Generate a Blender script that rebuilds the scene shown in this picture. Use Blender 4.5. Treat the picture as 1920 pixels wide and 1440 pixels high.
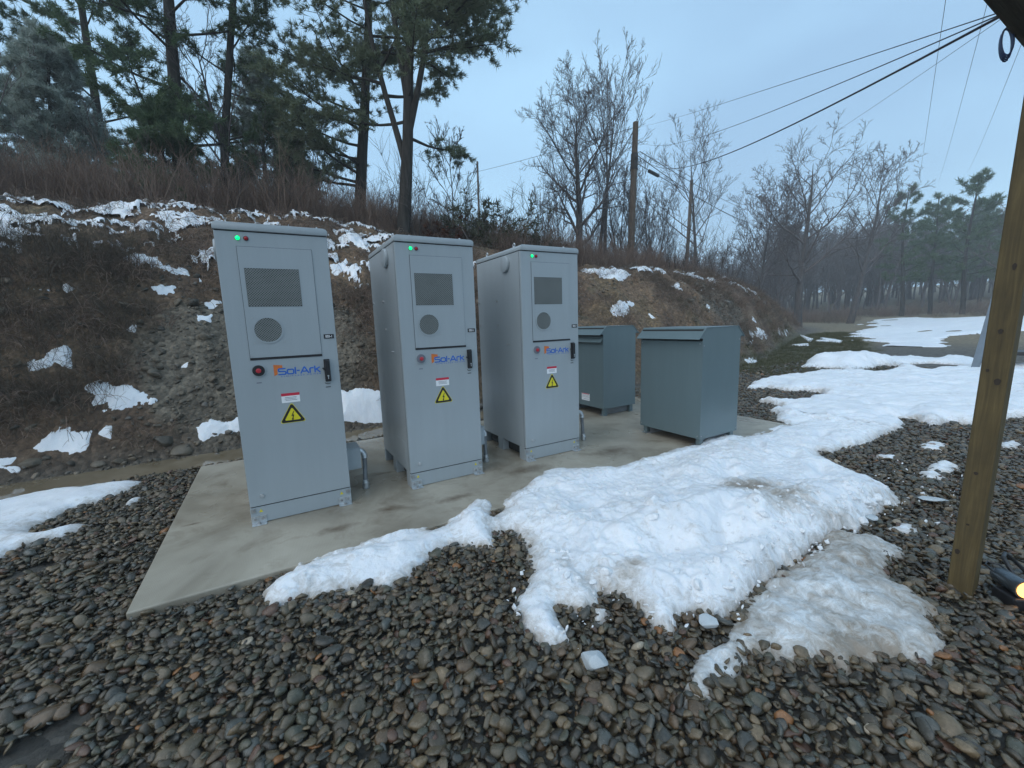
import bpy, bmesh, math, random
import numpy as np
from mathutils import Vector, Matrix, Euler

random.seed(7)
RNG = np.random.default_rng(7)
S = bpy.context.scene
for o in list(bpy.data.objects):
    bpy.data.objects.remove(o, do_unlink=True)
COL = S.collection

# ------------------------------------------------------------------ camera
CAM = np.array([0.2549, -3.3924, 1.3777])
CR = np.array([0.86433, -0.50176, -0.03438])
CU = np.array([0.10235, 0.10856, 0.98881])
CF = np.array([0.49241, 0.85817, -0.14518])
FL = 776.07
cd = bpy.data.cameras.new('camera')
cd.sensor_width = 36.0
cd.lens = FL / 1920 * 36
cd.clip_start = 0.02
cd.clip_end = 3000
cam = bpy.data.objects.new('camera', cd)
M = Matrix.Identity(4)
for i in range(3):
    M[i][0], M[i][1], M[i][2], M[i][3] = CR[i], CU[i], -CF[i], CAM[i]
cam.matrix_world = M
COL.objects.link(cam)
S.camera = cam
S.render.resolution_x, S.render.resolution_y = 1024, 768

# ------------------------------------------------------------------ world, sun, exposure
SUN_EL, SUN_AZ = math.radians(42), math.radians(250)      # azimuth clockwise from +Y
w = bpy.data.worlds.new('World')
S.world = w
w.use_nodes = True
wn, wl = w.node_tree.nodes, w.node_tree.links
wn.clear()
wo = wn.new('ShaderNodeOutputWorld')
bg = wn.new('ShaderNodeBackground')
bg.inputs['Strength'].default_value = 0.128
sky = wn.new('ShaderNodeTexSky')
sky.sky_type = 'NISHITA'
sky.sun_disc = False
sky.sun_elevation = SUN_EL
sky.sun_rotation = SUN_AZ
sky.air_density = 1.6
sky.dust_density = 2.0
tc = wn.new('ShaderNodeTexCoord')
mp = wn.new('ShaderNodeMapping')
mp.inputs['Scale'].default_value = (1.0, 1.0, 2.2)
nz = wn.new('ShaderNodeTexNoise')
nz.inputs['Scale'].default_value = 1.7
nz.inputs['Detail'].default_value = 4.0
nz.inputs['Roughness'].default_value = 0.45
rp = wn.new('ShaderNodeValToRGB')
rp.color_ramp.elements[0].position = 0.36
rp.color_ramp.elements[0].color = (0.335, 0.54, 0.78, 1)
rp.color_ramp.elements[1].position = 0.66
rp.color_ramp.elements[1].color = (0.44, 0.71, 0.97, 1)
sc = wn.new('ShaderNodeVectorMath')
sc.operation = 'SCALE'
sc.inputs['Scale'].default_value = 8.4
mx = wn.new('ShaderNodeMix')
mx.data_type = 'RGBA'
mx.inputs[0].default_value = 0.88
wl.new(tc.outputs['Generated'], mp.inputs['Vector'])
wl.new(mp.outputs['Vector'], nz.inputs['Vector'])
wl.new(nz.outputs['Fac'], rp.inputs['Fac'])
wl.new(rp.outputs['Color'], sc.inputs[0])
wl.new(sky.outputs['Color'], mx.inputs[6])
wl.new(sc.outputs['Vector'], mx.inputs[7])
wl.new(mx.outputs[2], bg.inputs['Color'])
wl.new(bg.outputs['Background'], wo.inputs['Surface'])

sl = bpy.data.lights.new('sun', 'SUN')
sl.energy = 1.5
sl.angle = math.radians(85)
sl.color = (1.0, 0.94, 0.87)
sun = bpy.data.objects.new('sun', sl)
sd = Vector((math.sin(SUN_AZ) * math.cos(SUN_EL), math.cos(SUN_AZ) * math.cos(SUN_EL), math.sin(SUN_EL)))
sun.rotation_euler = sd.to_track_quat('Z', 'Y').to_euler()
sun.location = (-10, -20, 40)
COL.objects.link(sun)

S.view_settings.view_transform = 'Standard'
S.view_settings.look = 'None'
S.view_settings.gamma = 1.0
S.view_settings.exposure = 0.15
S.view_settings.use_curve_mapping = False

# ------------------------------------------------------------------ helpers: tagging, meshes
def tag(o, label=None, cat=None, group=None, kind=None):
    if label: o['label'] = label
    if cat: o['category'] = cat
    if group: o['group'] = group
    if kind: o['kind'] = kind
    return o

def empty(name, loc=(0, 0, 0), rz=0.0):
    o = bpy.data.objects.new(name, None)
    o.empty_display_size = 0.1
    o.location = loc
    o.rotation_euler = (0, 0, rz)
    COL.objects.link(o)
    return o

def link(name, me, mat=None, parent=None, loc=None):
    o = bpy.data.objects.new(name, me)
    if mat is not None and not me.materials:
        me.materials.append(mat)
    COL.objects.link(o)
    if parent: o.parent = parent
    if loc is not None: o.location = loc
    return o

def mesh_np(name, V, F, smooth=False, col=None):
    """V (n,3), F (m,3) or (m,4) integer array"""
    V = np.asarray(V, np.float32)
    F = np.asarray(F, np.int32)
    me = bpy.data.meshes.new(name)
    m, k = F.shape
    me.vertices.add(len(V))
    me.vertices.foreach_set('co', V.ravel())
    me.loops.add(m * k)
    me.loops.foreach_set('vertex_index', F.ravel())
    me.polygons.add(m)
    me.polygons.foreach_set('loop_start', np.arange(0, m * k, k, dtype=np.int32))
    me.polygons.foreach_set('loop_total', np.full(m, k, np.int32))
    me.polygons.foreach_set('use_smooth', np.full(m, smooth, bool))
    if col is not None:
        a = me.color_attributes.new('Col', 'FLOAT_COLOR', 'POINT')
        c4 = np.ones((len(V), 4), np.float32)
        c4[:, :3] = col
        a.data.foreach_set('color', c4.ravel())
    me.update(calc_edges=True)
    me.validate()
    return me

class BM:
    """small bmesh collector"""
    def __init__(self): self.bm = bmesh.new()
    def box(self, x0, x1, y0, y1, z0, z1):
        v = [self.bm.verts.new((x, y, z)) for x in (x0, x1) for y in (y0, y1) for z in (z0, z1)]
        for f in ((0, 1, 3, 2), (4, 6, 7, 5), (0, 4, 5, 1), (2, 3, 7, 6), (0, 2, 6, 4), (1, 5, 7, 3)):
            self.bm.faces.new([v[i] for i in f])
        return self
    def prism(self, pts, axis, a, b):
        """extrude the closed polygon pts (2-D) along axis from a to b"""
        def P(p, t):
            return {'x': (t, p[0], p[1]), 'y': (p[0], t, p[1]), 'z': (p[0], p[1], t)}[axis]
        A = [self.bm.verts.new(P(p, a)) for p in pts]
        B = [self.bm.verts.new(P(p, b)) for p in pts]
        n = len(pts)
        self.bm.faces.new(A); self.bm.faces.new(B[::-1])
        for i in range(n):
            self.bm.faces.new((A[i], B[i], B[(i + 1) % n], A[(i + 1) % n]))
        return self
    def cyl(self, c, r, axis, a, b, n=20, r2=None):
        r2 = r if r2 is None else r2
        def P(t, th, rr):
            u, v = c[0] + rr * math.cos(th), c[1] + rr * math.sin(th)
            return {'x': (t, u, v), 'y': (u, t, v), 'z': (u, v, t)}[axis]
        A = [self.bm.verts.new(P(a, 2 * math.pi * i / n, r)) for i in range(n)]
        B = [self.bm.verts.new(P(b, 2 * math.pi * i / n, r2)) for i in range(n)]
        self.bm.faces.new(A); self.bm.faces.new(B[::-1])
        for i in range(n):
            self.bm.faces.new((A[i], B[i], B[(i + 1) % n], A[(i + 1) % n]))
        return self
    def ring(self, c, r0, r1, axis, a, b, n=28):
        def P(t, th, rr):
            u, v = c[0] + rr * math.cos(th), c[1] + rr * math.sin(th)
            return {'x': (t, u, v), 'y': (u, t, v), 'z': (u, v, t)}[axis]
        R = [[self.bm.verts.new(P(t, 2 * math.pi * i / n, rr)) for i in range(n)] for (t, rr) in ((a, r0), (b, r0), (b, r1), (a, r1))]
        for k in range(4):
            for i in range(n):
                self.bm.faces.new((R[k][i], R[k][(i + 1) % n], R[(k + 1) % 4][(i + 1) % n], R[(k + 1) % 4][i]))
        return self
    def tube(self, pts, r, n=8):
        pts = [Vector(p) for p in pts]
        rings = []
        rr = r if hasattr(r, '__len__') else [r] * len(pts)
        for i, p in enumerate(pts):
            d = (pts[min(i + 1, len(pts) - 1)] - pts[max(i - 1, 0)]).normalized()
            ref = Vector((0, 0, 1)) if abs(d.z) < 0.9 else Vector((1, 0, 0))
            u = d.cross(ref).normalized(); v = d.cross(u)
            rings.append([self.bm.verts.new(p + rr[i] * (math.cos(2 * math.pi * k / n) * u + math.sin(2 * math.pi * k / n) * v)) for k in range(n)])
        for a, b in zip(rings, rings[1:]):
            for k in range(n):
                self.bm.faces.new((a[k], a[(k + 1) % n], b[(k + 1) % n], b[k]))
        self.bm.faces.new(rings[0]); self.bm.faces.new(rings[-1][::-1])
        return self
    def mesh(self, name, bevel=0.0, seg=2, smooth=False):
        bm = self.bm
        bmesh.ops.recalc_face_normals(bm, faces=bm.faces)
        if bevel > 0:
            es = [e for e in bm.edges if len(e.link_faces) == 2 and e.calc_face_angle(0) > 0.6]
            bmesh.ops.bevel(bm, geom=es, offset=bevel, segments=seg, affect='EDGES', profile=0.5)
        me = bpy.data.meshes.new(name)
        bm.to_mesh(me); bm.free()
        if smooth:
            me.polygons.foreach_set('use_smooth', [True] * len(me.polygons))
        return me
    def add(self, name, mat, parent=None, bevel=0.0, seg=2, smooth=False, loc=None):
        return link(name, self.mesh(name, bevel, seg, smooth), mat, parent, loc)

def auto_smooth(o, ang=35):
    me = o.data
    me.polygons.foreach_set('use_smooth', [True] * len(me.polygons))
    me.set_sharp_from_angle(angle=math.radians(ang))
    return o

# ------------------------------------------------------------------ helpers: noise
def _hash(ix, iy, seed):
    h = (ix.astype(np.int64) * 374761393 + iy.astype(np.int64) * 668265263 + seed * 1442695041) & 0xffffffff
    h = ((h ^ (h >> 13)) * 1274126177) & 0xffffffff
    h = (h ^ (h >> 16)) & 0xffff
    return h / 65535.0
def vnoise(x, y, seed=0):
    x = np.asarray(x, float); y = np.asarray(y, float)
    ix, iy = np.floor(x), np.floor(y)
    fx, fy = x - ix, y - iy
    fx = fx * fx * fx * (fx * (fx * 6 - 15) + 10); fy = fy * fy * fy * (fy * (fy * 6 - 15) + 10)
    a, b = _hash(ix, iy, seed), _hash(ix + 1, iy, seed)
    c, d = _hash(ix, iy + 1, seed), _hash(ix + 1, iy + 1, seed)
    return (a + (b - a) * fx) + ((c + (d - c) * fx) - (a + (b - a) * fx)) * fy
def fbm(x, y, f=1.0, octv=4, seed=0, gain=0.5):
    s, a, t = 0, 1.0, 0
    for i in range(octv):
        s = s + a * vnoise(np.asarray(x) * f + 17.3 * i, np.asarray(y) * f - 9.1 * i, seed + i)
        t += a; a *= gain; f *= 2.03
    return s / t                                             # 0..1
def sst(a, b, x):
    t = np.clip((np.asarray(x, float) - a) / (b - a), 0, 1)
    return t * t * (3 - 2 * t)

# ------------------------------------------------------------------ terrain
def toe(x):
    return np.interp(x, [-40, -5, 2, 6, 9, 11.5, 15, 19.5, 26, 34, 60, 140], [2.4, 2.75, 2.95, 3.1, 3.2, 3.4, 4.6, 6.5, 9.0, 12, 30, 90])
def crest(x):
    return np.interp(x, [-40, -8, -4, 0, 3, 5.5, 8, 11.5, 16, 22, 26, 36, 60], [3.2, 3.6, 3.9, 4.05, 4.0, 3.6, 3.05, 3.0, 3.15, 3.3, 2.7, 0.8, 0.4])
GS = [-1, 0, 0.15, 0.5, 1.0, 1.6, 2.2, 3.0, 4.0, 5.2, 8, 14, 30, 80]
GG = [0, 0, 0.05, 0.20, 0.40, 0.57, 0.69, 0.82, 0.93, 1.0, 1.06, 1.12, 1.2, 1.3]
def terrain(x, y, fine=True):
    x = np.asarray(x, float); y = np.asarray(y, float)
    d = np.hypot(x - CAM[0], y - CAM[1])
    z = -0.06 + 0.0125 * np.clip(d - 16, 0, None) * (x > 0) + 0.06 * np.clip(d - 85, 0, None) + 0 * x
    s = y - toe(x)
    s = np.where(x > 6, s * (1 + 0.7 * sst(6, 10, x)), s)
    nose = (31.5 + 0.12 * (y - 8) - x) * 0.42
    s = np.where(x > 12, np.minimum(s, nose), s)
    if fine:
        s = s + (fbm(x, y, 0.55, 3, 3) - 0.5) * 0.9 * sst(-0.2, 1.0, s)
    h = crest(x) * np.interp(s, GS, GG)
    if fine:
        h = h + sst(0.1, 1.2, s) * ((fbm(x, y, 0.9, 4, 5) - 0.5) * 0.34 + (fbm(x, y, 3.1, 4, 6, 0.6) - 0.5) * 0.30)
        z = z + (fbm(x, y, 0.35, 3, 9) - 0.5) * 0.05 * sst(7, 14, d)
    # shallow ditch at the foot of the bank
    ditch = np.exp(-((y - (toe(x) - 0.45)) / 0.34) ** 2) * sst(4.2, 2.6, x)
    z = z - 0.13 * ditch
    return z + h

def ray(u, v):
    return CF + (u - 960) / FL * CR - (v - 720) / FL * CU
def at_ground(u, v, z=0.0):
    d = ray(u, v)
    return CAM + (z - CAM[2]) / d[2] * d
def at_terrain(u, v):
    """march the pixel's ray to the terrain (used to measure where things stand)"""
    d = ray(u, v)
    t = np.concatenate([np.arange(1.0, 30, 0.02), np.arange(30, 220, 0.2)])
    P = CAM[None] + t[:, None] * d[None]
    below = P[:, 2] < terrain(P[:, 0], P[:, 1])
    k = int(np.argmax(below)) if below.any() else len(t) - 1
    return P[k]
def stand(u, v, t):
    d = ray(u, v)
    P = CAM + d * t
    return np.array([P[0], P[1], float(terrain(P[0], P[1]))])

# ------------------------------------------------------------------ materials
def new_mat(name):
    m = bpy.data.materials.new(name)
    m.use_nodes = True
    nt = m.node_tree
    b = nt.nodes['Principled BSDF']
    return m, nt, b
def N(nt, t, **kw):
    n = nt.nodes.new(t)
    for k, v in kw.items():
        if k in n.inputs.keys(): n.inputs[k].default_value = v
        else: setattr(n, k, v)
    return n
def ramp(nt, fac, stops):
    r = nt.nodes.new('ShaderNodeValToRGB')
    el = r.color_ramp.elements
    while len(el) < len(stops): el.new(0.5)
    for e, (p, c) in zip(el, stops):
        e.position = p
        e.color = (c[0], c[1], c[2], 1) if hasattr(c, '__len__') else (c, c, c, 1)
    nt.links.new(fac, r.inputs['Fac'])
    return r.outputs['Color']
def bump(nt, b, h, strength=0.3, dist=0.01):
    n = nt.nodes.new('ShaderNodeBump')
    n.inputs['Strength'].default_value = strength
    n.inputs['Distance'].default_value = dist
    nt.links.new(h, n.inputs['Height'])
    nt.links.new(n.outputs['Normal'], b.inputs['Normal'])
    return n
def mixc(nt, fac, a, b_, mode='MIX'):
    m = nt.nodes.new('ShaderNodeMix')
    m.data_type = 'RGBA'; m.blend_type = mode
    for sock, val in ((m.inputs[0], fac), (m.inputs[6], a), (m.inputs[7], b_)):
        if hasattr(val, 'is_linked'): nt.links.new(val, sock)
        elif hasattr(val, '__len__'): sock.default_value = (val[0], val[1], val[2], 1)
        else: sock.default_value = val
    return m.outputs[2]
def objco(nt, scale=1.0):
    t = nt.nodes.new('ShaderNodeTexCoord')
    return t.outputs['Object']
def noise(nt, scale, detail=4, rough=0.55, vec=None, dist=0.0):
    n = N(nt, 'ShaderNodeTexNoise', Scale=scale, Detail=detail, Roughness=rough, Distortion=dist)
    if vec is not None: nt.links.new(vec, n.inputs['Vector'])
    return n.outputs['Fac']
def plain(name, c, rough=0.5, metal=0.0, var=0.12, nscale=6.0, spec=0.5, bmp=0.0, bscale=60):
    m, nt, b = new_mat(name)
    co = objco(nt)
    f = noise(nt, nscale, 4, 0.6, co)
    lo = [x * (1 - var) for x in c]; hi = [min(1, x * (1 + var)) for x in c]
    nt.links.new(ramp(nt, f, [(0.3, lo), (0.7, hi)]), b.inputs['Base Color'])
    nt.links.new(ramp(nt, noise(nt, nscale * 2.3, 3, 0.6, co), [(0.3, max(0.02, rough * 0.85)), (0.7, min(1, rough * 1.15))]), b.inputs['Roughness'])
    b.inputs['Metallic'].default_value = metal
    b.inputs['Specular IOR Level'].default_value = spec
    if bmp > 0: bump(nt, b, noise(nt, bscale, 4, 0.6, co), bmp, 0.004)
    return m

def paint(name, c, rough=0.38):
    """powder coat over sheet steel: fine orange peel, faint oil-canning, light grime"""
    m, nt, b = new_mat(name)
    co = objco(nt)
    mps = nt.nodes.new('ShaderNodeMapping'); mps.inputs['Scale'].default_value = (5, 5, 0.5); nt.links.new(co, mps.inputs['Vector'])
    g = noise(nt, 2.2, 6, 0.68, mps.outputs['Vector'])
    c2 = [x * 0.95 for x in c]
    nt.links.new(ramp(nt, g, [(0.35, c2), (0.62, c)]), b.inputs['Base Color'])
    nt.links.new(ramp(nt, noise(nt, 5, 4, 0.6, co), [(0.3, rough * 0.85), (0.75, rough * 1.25)]), b.inputs['Roughness'])
    a = N(nt, 'ShaderNodeMath', operation='MULTIPLY_ADD')
    nt.links.new(noise(nt, 420, 2, 0.5, co), a.inputs[0]); a.inputs[1].default_value = 0.02
    nt.links.new(noise(nt, 1.7, 2, 0.5, co), a.inputs[2])
    b.inputs['Coat Weight'].default_value = 0.35; b.inputs['Coat Roughness'].default_value = 0.22
    bump(nt, b, a.outputs[0], 0.3, 0.03)
    return m
MAT = {}
MAT['cabinet'] = paint('cabinet_grey_paint', (0.335, 0.375, 0.395), 0.36)
MAT['cabinet_lid'] = paint('cabinet_lid_paint', (0.335, 0.375, 0.395), 0.36)
MAT['transformer'] = paint('transformer_grey_paint', (0.125, 0.175, 0.188), 0.34)
MAT['dark'] = plain('black_gasket_and_shade', (0.012, 0.012, 0.015), 0.6)
MAT['black'] = plain('black_plastic', (0.015, 0.015, 0.017), 0.4)
MAT['inside'] = plain('interior_steel_and_shade', (0.03, 0.033, 0.033), 0.6)  # also the stand-in for shade behind vents and in fork openings
MAT['galv'] = plain('galvanised_steel', (0.55, 0.57, 0.58), 0.42, 0.8, 0.25, 30)
MAT['bolt'] = plain('zinc_bolt', (0.42, 0.42, 0.42), 0.4, 0.85, 0.2, 60)
MAT['conduit'] = plain('grey_flexible_conduit', (0.16, 0.17, 0.18), 0.45, 0.0, 0.2, 20)
MAT['white'] = plain('white_label', (0.78, 0.79, 0.80), 0.5, var=0.04)
MAT['print'] = plain('grey_print', (0.16, 0.17, 0.2), 0.6)
MAT['redlab'] = plain('red_label_ink', (0.55, 0.02, 0.05), 0.5)
MAT['yellow'] = plain('yellow_sticker', (0.72, 0.62, 0.02), 0.45, var=0.05)
MAT['orange'] = plain('orange_logo_ink', (0.62, 0.16, 0.03), 0.5, var=0.1, nscale=40)
MAT['blue'] = plain('blue_logo_ink', (0.015, 0.12, 0.50), 0.5)
MAT['redlamp'] = plain('red_lamp_lens', (0.35, 0.01, 0.02), 0.2)
MAT['redknob'] = plain('red_button', (0.48, 0.03, 0.045), 0.35)
MAT['mesh'] = plain('perforated_sheet', (0.20, 0.215, 0.205), 0.5)
def emit(name, c, s):
    m, nt, b = new_mat(name)
    b.inputs['Base Color'].default_value = (c[0], c[1], c[2], 1)
    b.inputs['Emission Color'].default_value = (c[0], c[1], c[2], 1)
    b.inputs['Emission Strength'].default_value = s
    b.inputs['Roughness'].default_value = 0.25
    nt.links.new(ramp(nt, noise(nt, 30, 2, 0.5, objco(nt)), [(0.2, [x * 0.9 for x in c]), (0.8, c)]), b.inputs['Emission Color'])
    return m
MAT['green_led'] = emit('green_indicator_lens', (0.0, 1.0, 0.22), 1.6)
MAT['lamp_glow'] = emit('warm_lamp_lens', (1.0, 0.42, 0.10), 4.0)

# concrete
m, nt, b = new_mat('broomed_concrete'); MAT['concrete'] = m
co = objco(nt)
big = noise(nt, 1.1, 5, 0.62, co, 0.6)
c1 = ramp(nt, big, [(0.32, (0.20, 0.172, 0.13)), (0.5, (0.32, 0.285, 0.225)), (0.70, (0.42, 0.38, 0.305))])
stain = ramp(nt, noise(nt, 2.7, 6, 0.68, co, 0.9), [(0.52, 0.0), (0.74, 0.75)])
c2 = mixc(nt, stain, c1, (0.16, 0.125, 0.085))
# a few distinct mud stains that belong to the slab
stain_mask = None
for (sx, sy, r1, r2) in ((0.91, -0.30, 0.13, 0.07), (0.51, -0.41, 0.16, 0.06), (2.22, -0.17, 0.22, 0.10), (1.04, 0.53, 0.13, 0.03), (-0.38, 0.28, 0.08, 0.02), (3.28, -0.23, 0.30, 0.14), (1.39, -0.40, 0.20, 0.06)):
    sep = nt.nodes.new('ShaderNodeVectorMath'); sep.operation = 'SUBTRACT'
    nt.links.new(co, sep.inputs[0]); sep.inputs[1].default_value = (sx, sy, 0)
    dv = nt.nodes.new('ShaderNodeVectorMath'); dv.operation = 'DIVIDE'
    nt.links.new(sep.outputs[0], dv.inputs[0]); dv.inputs[1].default_value = (r1 * 2.2, r2 * 2.2, 1)
    ln = nt.nodes.new('ShaderNodeVectorMath'); ln.operation = 'LENGTH'
    nt.links.new(dv.outputs[0], ln.inputs[0])
    ad = N(nt, 'ShaderNodeMath', operation='MULTIPLY_ADD'); nt.links.new(noise(nt, 14, 5, 0.7, co), ad.inputs[0]); ad.inputs[1].default_value = 0.8
    nt.links.new(ln.outputs['Value'], ad.inputs[2])
    k = ramp(nt, ad.outputs[0], [(0.36, 0.9), (0.90, 0.0)])
    if stain_mask is None: stain_mask = k
    else: stain_mask = mixc(nt, 1.0, stain_mask, k, 'LIGHTEN')
c3 = mixc(nt, stain_mask, c2, (0.105, 0.070, 0.040))
nt.links.new(c3, b.inputs['Base Color'])
nt.links.new(ramp(nt, noise(nt, 0.8, 4, 0.6, co), [(0.35, 0.16), (0.65, 0.55)]), b.inputs['Roughness'])
wv = N(nt, 'ShaderNodeTexWave', Scale=38.0, Distortion=3.0, Detail=2.0)
wv.bands_direction = 'X'
nt.links.new(co, wv.inputs['Vector'])
hh = N(nt, 'ShaderNodeMath', operation='MULTIPLY_ADD'); nt.links.new(wv.outputs['Fac'], hh.inputs[0]); hh.inputs[1].default_value = 0.35
nt.links.new(noise(nt, 90, 5, 0.7, co), hh.inputs[2])
bump(nt, b, hh.outputs[0], 0.2, 0.004)

# stones
def stone_mat(name, stops, rough=(0.28, 0.6)):
    m, nt, b = new_mat(name)
    oi = nt.nodes.new('ShaderNodeObjectInfo')
    base = ramp(nt, oi.outputs['Random'], stops)
    for n_ in nt.nodes:
        if n_.type == 'VALTORGB': n_.color_ramp.interpolation = 'CONSTANT'
    co = objco(nt)
    sp = noise(nt, 3.2, 5, 0.65, co)
    k = ramp(nt, sp, [(0.3, 0.72), (0.7, 1.25)])
    nt.links.new(mixc(nt, 1.0, base, k, 'MULTIPLY'), b.inputs['Base Color'])
    nt.links.new(ramp(nt, noise(nt, 1.8, 3, 0.6, co), [(0.3, rough[0]), (0.7, rough[1])]), b.inputs['Roughness'])
    bump(nt, b, noise(nt, 7.0, 5, 0.7, co), 0.18, 0.05)
    return m
MAT['stone'] = stone_mat('wet_river_stone', [
    (0.0, (0.062, 0.050, 0.033)), (0.13, (0.088, 0.072, 0.046)), (0.26, (0.043, 0.037, 0.028)), (0.36, (0.117, 0.091, 0.057)),
    (0.47, (0.075, 0.057, 0.036)), (0.56, (0.064, 0.060, 0.049)), (0.64, (0.102, 0.068, 0.039)), (0.72, (0.142, 0.107, 0.065)), (0.80, (0.076, 0.072, 0.049)),
    (0.87, (0.096, 0.053, 0.034)), (0.90, (0.177, 0.129, 0.075)), (0.935, (0.081, 0.082, 0.071)), (0.988, (0.213, 0.095, 0.033)), (0.993, (0.326, 0.270, 0.198))], (0.06, 0.34))
MAT['rubble'] = stone_mat('shale_rubble', [
    (0.0, (0.085, 0.073, 0.055)), (0.2, (0.118, 0.099, 0.072)), (0.4, (0.065, 0.057, 0.044)), (0.55, (0.153, 0.124, 0.088)),
    (0.7, (0.100, 0.080, 0.055)), (0.82, (0.130, 0.117, 0.099)), (0.92, (0.201, 0.163, 0.119)), (0.98, (0.319, 0.265, 0.202))], (0.4, 0.75))

# snow
def snow_mat(name, clean, dirty, sss=True):
    m, nt, b = new_mat(name)
    co = objco(nt)
    at = nt.nodes.new('ShaderNodeVertexColor'); at.layer_name = 'Col'
    d = noise(nt, 13, 9, 0.78, co, 0.8)
    a = N(nt, 'ShaderNodeMath', operation='MULTIPLY_ADD'); a.use_clamp = True
    nt.links.new(d, a.inputs[0]); a.inputs[1].default_value = 1.5
    sb = N(nt, 'ShaderNodeMath', operation='ADD'); nt.links.new(at.outputs['Color'], sb.inputs[0]); sb.inputs[1].default_value = -1.12
    nt.links.new(sb.outputs[0], a.inputs[2])
    f = ramp(nt, a.outputs[0], [(0.02, 0.0), (0.20, 0.45), (0.45, 0.9)])
    tone = mixc(nt, ramp(nt, noise(nt, 2.3, 6, 0.72, co), [(0.40, 0.0), (0.66, 1.0)]), clean, [clean[0] * 0.88, clean[1] * 0.90, clean[2] * 0.92])
    base = mixc(nt, f, tone, mixc(nt, ramp(nt, a.outputs[0], [(0.30, 0.0), (0.75, 1.0)]), dirty, (0.19, 0.14, 0.09)))
    speck = ramp(nt, noise(nt, 75, 3, 0.7, co), [(0.66, 0.0), (0.74, 0.55)])
    spm = mixc(nt, 1.0, speck, ramp(nt, noise(nt, 3.1, 3, 0.6, co), [(0.42, 0.0), (0.6, 1.0)]), 'MULTIPLY')
    nt.links.new(mixc(nt, spm, base, (0.16, 0.12, 0.08)), b.inputs['Base Color'])
    b.inputs['Roughness'].default_value = 0.42
    b.inputs['Specular IOR Level'].default_value = 0.45
    if sss:
        b.inputs['Subsurface Weight'].default_value = 0.35
        b.inputs['Subsurface Radius'].default_value = (0.02, 0.025, 0.03)
        b.inputs['Subsurface Scale'].default_value = 0.6
    h = N(nt, 'ShaderNodeMath', operation='MULTIPLY_ADD'); nt.links.new(noise(nt, 26, 5, 0.65, co), h.inputs[0]); h.inputs[1].default_value = 1.0
    nt.links.new(noise(nt, 110, 4, 0.7, co), h.inputs[2])
    bump(nt, b, h.outputs[0], 0.5, 0.012)
    return m
MAT['snow'] = snow_mat('old_snow', (0.85, 0.865, 0.885), (0.40, 0.36, 0.31))
MAT['slush'] = snow_mat('icy_slush', (0.74, 0.765, 0.775), (0.30, 0.255, 0.20))
m, nt, b = new_mat('clear_ice'); MAT['ice'] = m
co = objco(nt)
nt.links.new(ramp(nt, noise(nt, 22, 4, 0.6, co), [(0.3, (0.62, 0.70, 0.74)), (0.7, (0.84, 0.88, 0.9))]), b.inputs['Base Color'])
b.inputs['Roughness'].default_value = 0.18; b.inputs['Transmission Weight'].default_value = 0.35; b.inputs['IOR'].default_value = 1.31
bump(nt, b, noise(nt, 40, 4, 0.6, co), 0.4, 0.01)

# ground: soil, gravel and turf colours come from a colour attribute, fine grain from noise
m, nt, b = new_mat('soil_and_litter'); MAT['ground'] = m
co = objco(nt)
vc = nt.nodes.new('ShaderNodeVertexColor'); vc.layer_name = 'Col'
vo = N(nt, 'ShaderNodeTexVoronoi', Scale=17.0); nt.links.new(co, vo.inputs['Vector'])
k1 = ramp(nt, noise(nt, 11, 8, 0.72, co), [(0.28, 0.5), (0.5, 0.95), (0.74, 1.7)])
k2 = ramp(nt, vo.outputs['Color'], [(0.1, 0.65), (0.9, 1.35)])
nt.links.new(mixc(nt, 1.0, mixc(nt, 1.0, vc.outputs['Color'], k1, 'MULTIPLY'), k2, 'MULTIPLY'), b.inputs['Base Color'])
b.inputs['Roughness'].default_value = 0.8
hh = N(nt, 'ShaderNodeMath', operation='MULTIPLY_ADD'); nt.links.new(vo.outputs['Distance'], hh.inputs[0]); hh.inputs[1].default_value = -0.8
nt.links.new(noise(nt, 16, 8, 0.7, co), hh.inputs[2])
bump(nt, b, hh.outputs[0], 0.9, 0.05)

# muddy water
m, nt, b = new_mat('muddy_water'); MAT['water'] = m
co = objco(nt)
nt.links.new(ramp(nt, noise(nt, 1.4, 5, 0.6, co, 0.8), [(0.35, (0.135, 0.105, 0.065)), (0.68, (0.22, 0.18, 0.125))]), b.inputs['Base Color'])
b.inputs['Roughness'].default_value = 0.07
b.inputs['IOR'].default_value = 1.33
bump(nt, b, noise(nt, 9, 3, 0.5, co), 0.06, 0.01)

# bark, needles, brush, leaves
def bark(name, lo, hi, sc=14, st=(1, 1, 0.18)):
    m, nt, b = new_mat(name)
    mpn = nt.nodes.new('ShaderNodeMapping'); mpn.inputs['Scale'].default_value = st
    nt.links.new(objco(nt), mpn.inputs['Vector'])
    f = noise(nt, sc, 6, 0.7, mpn.outputs['Vector'])
    nt.links.new(ramp(nt, f, [(0.3, lo), (0.7, hi)]), b.inputs['Base Color'])
    b.inputs['Roughness'].default_value = 0.9
    b.inputs['Specular IOR Level'].default_value = 0.2
    bump(nt, b, f, 0.8, 0.03)
    return m
MAT['pine_bark'] = bark('pine_bark', (0.020, 0.019, 0.018), (0.070, 0.064, 0.056))
MAT['grey_bark'] = bark('grey_bark', (0.045, 0.042, 0.042), (0.13, 0.12, 0.115))
MAT['twig_bark'] = bark('twig_bark', (0.075, 0.066, 0.064), (0.165, 0.145, 0.14), 4)
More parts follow.
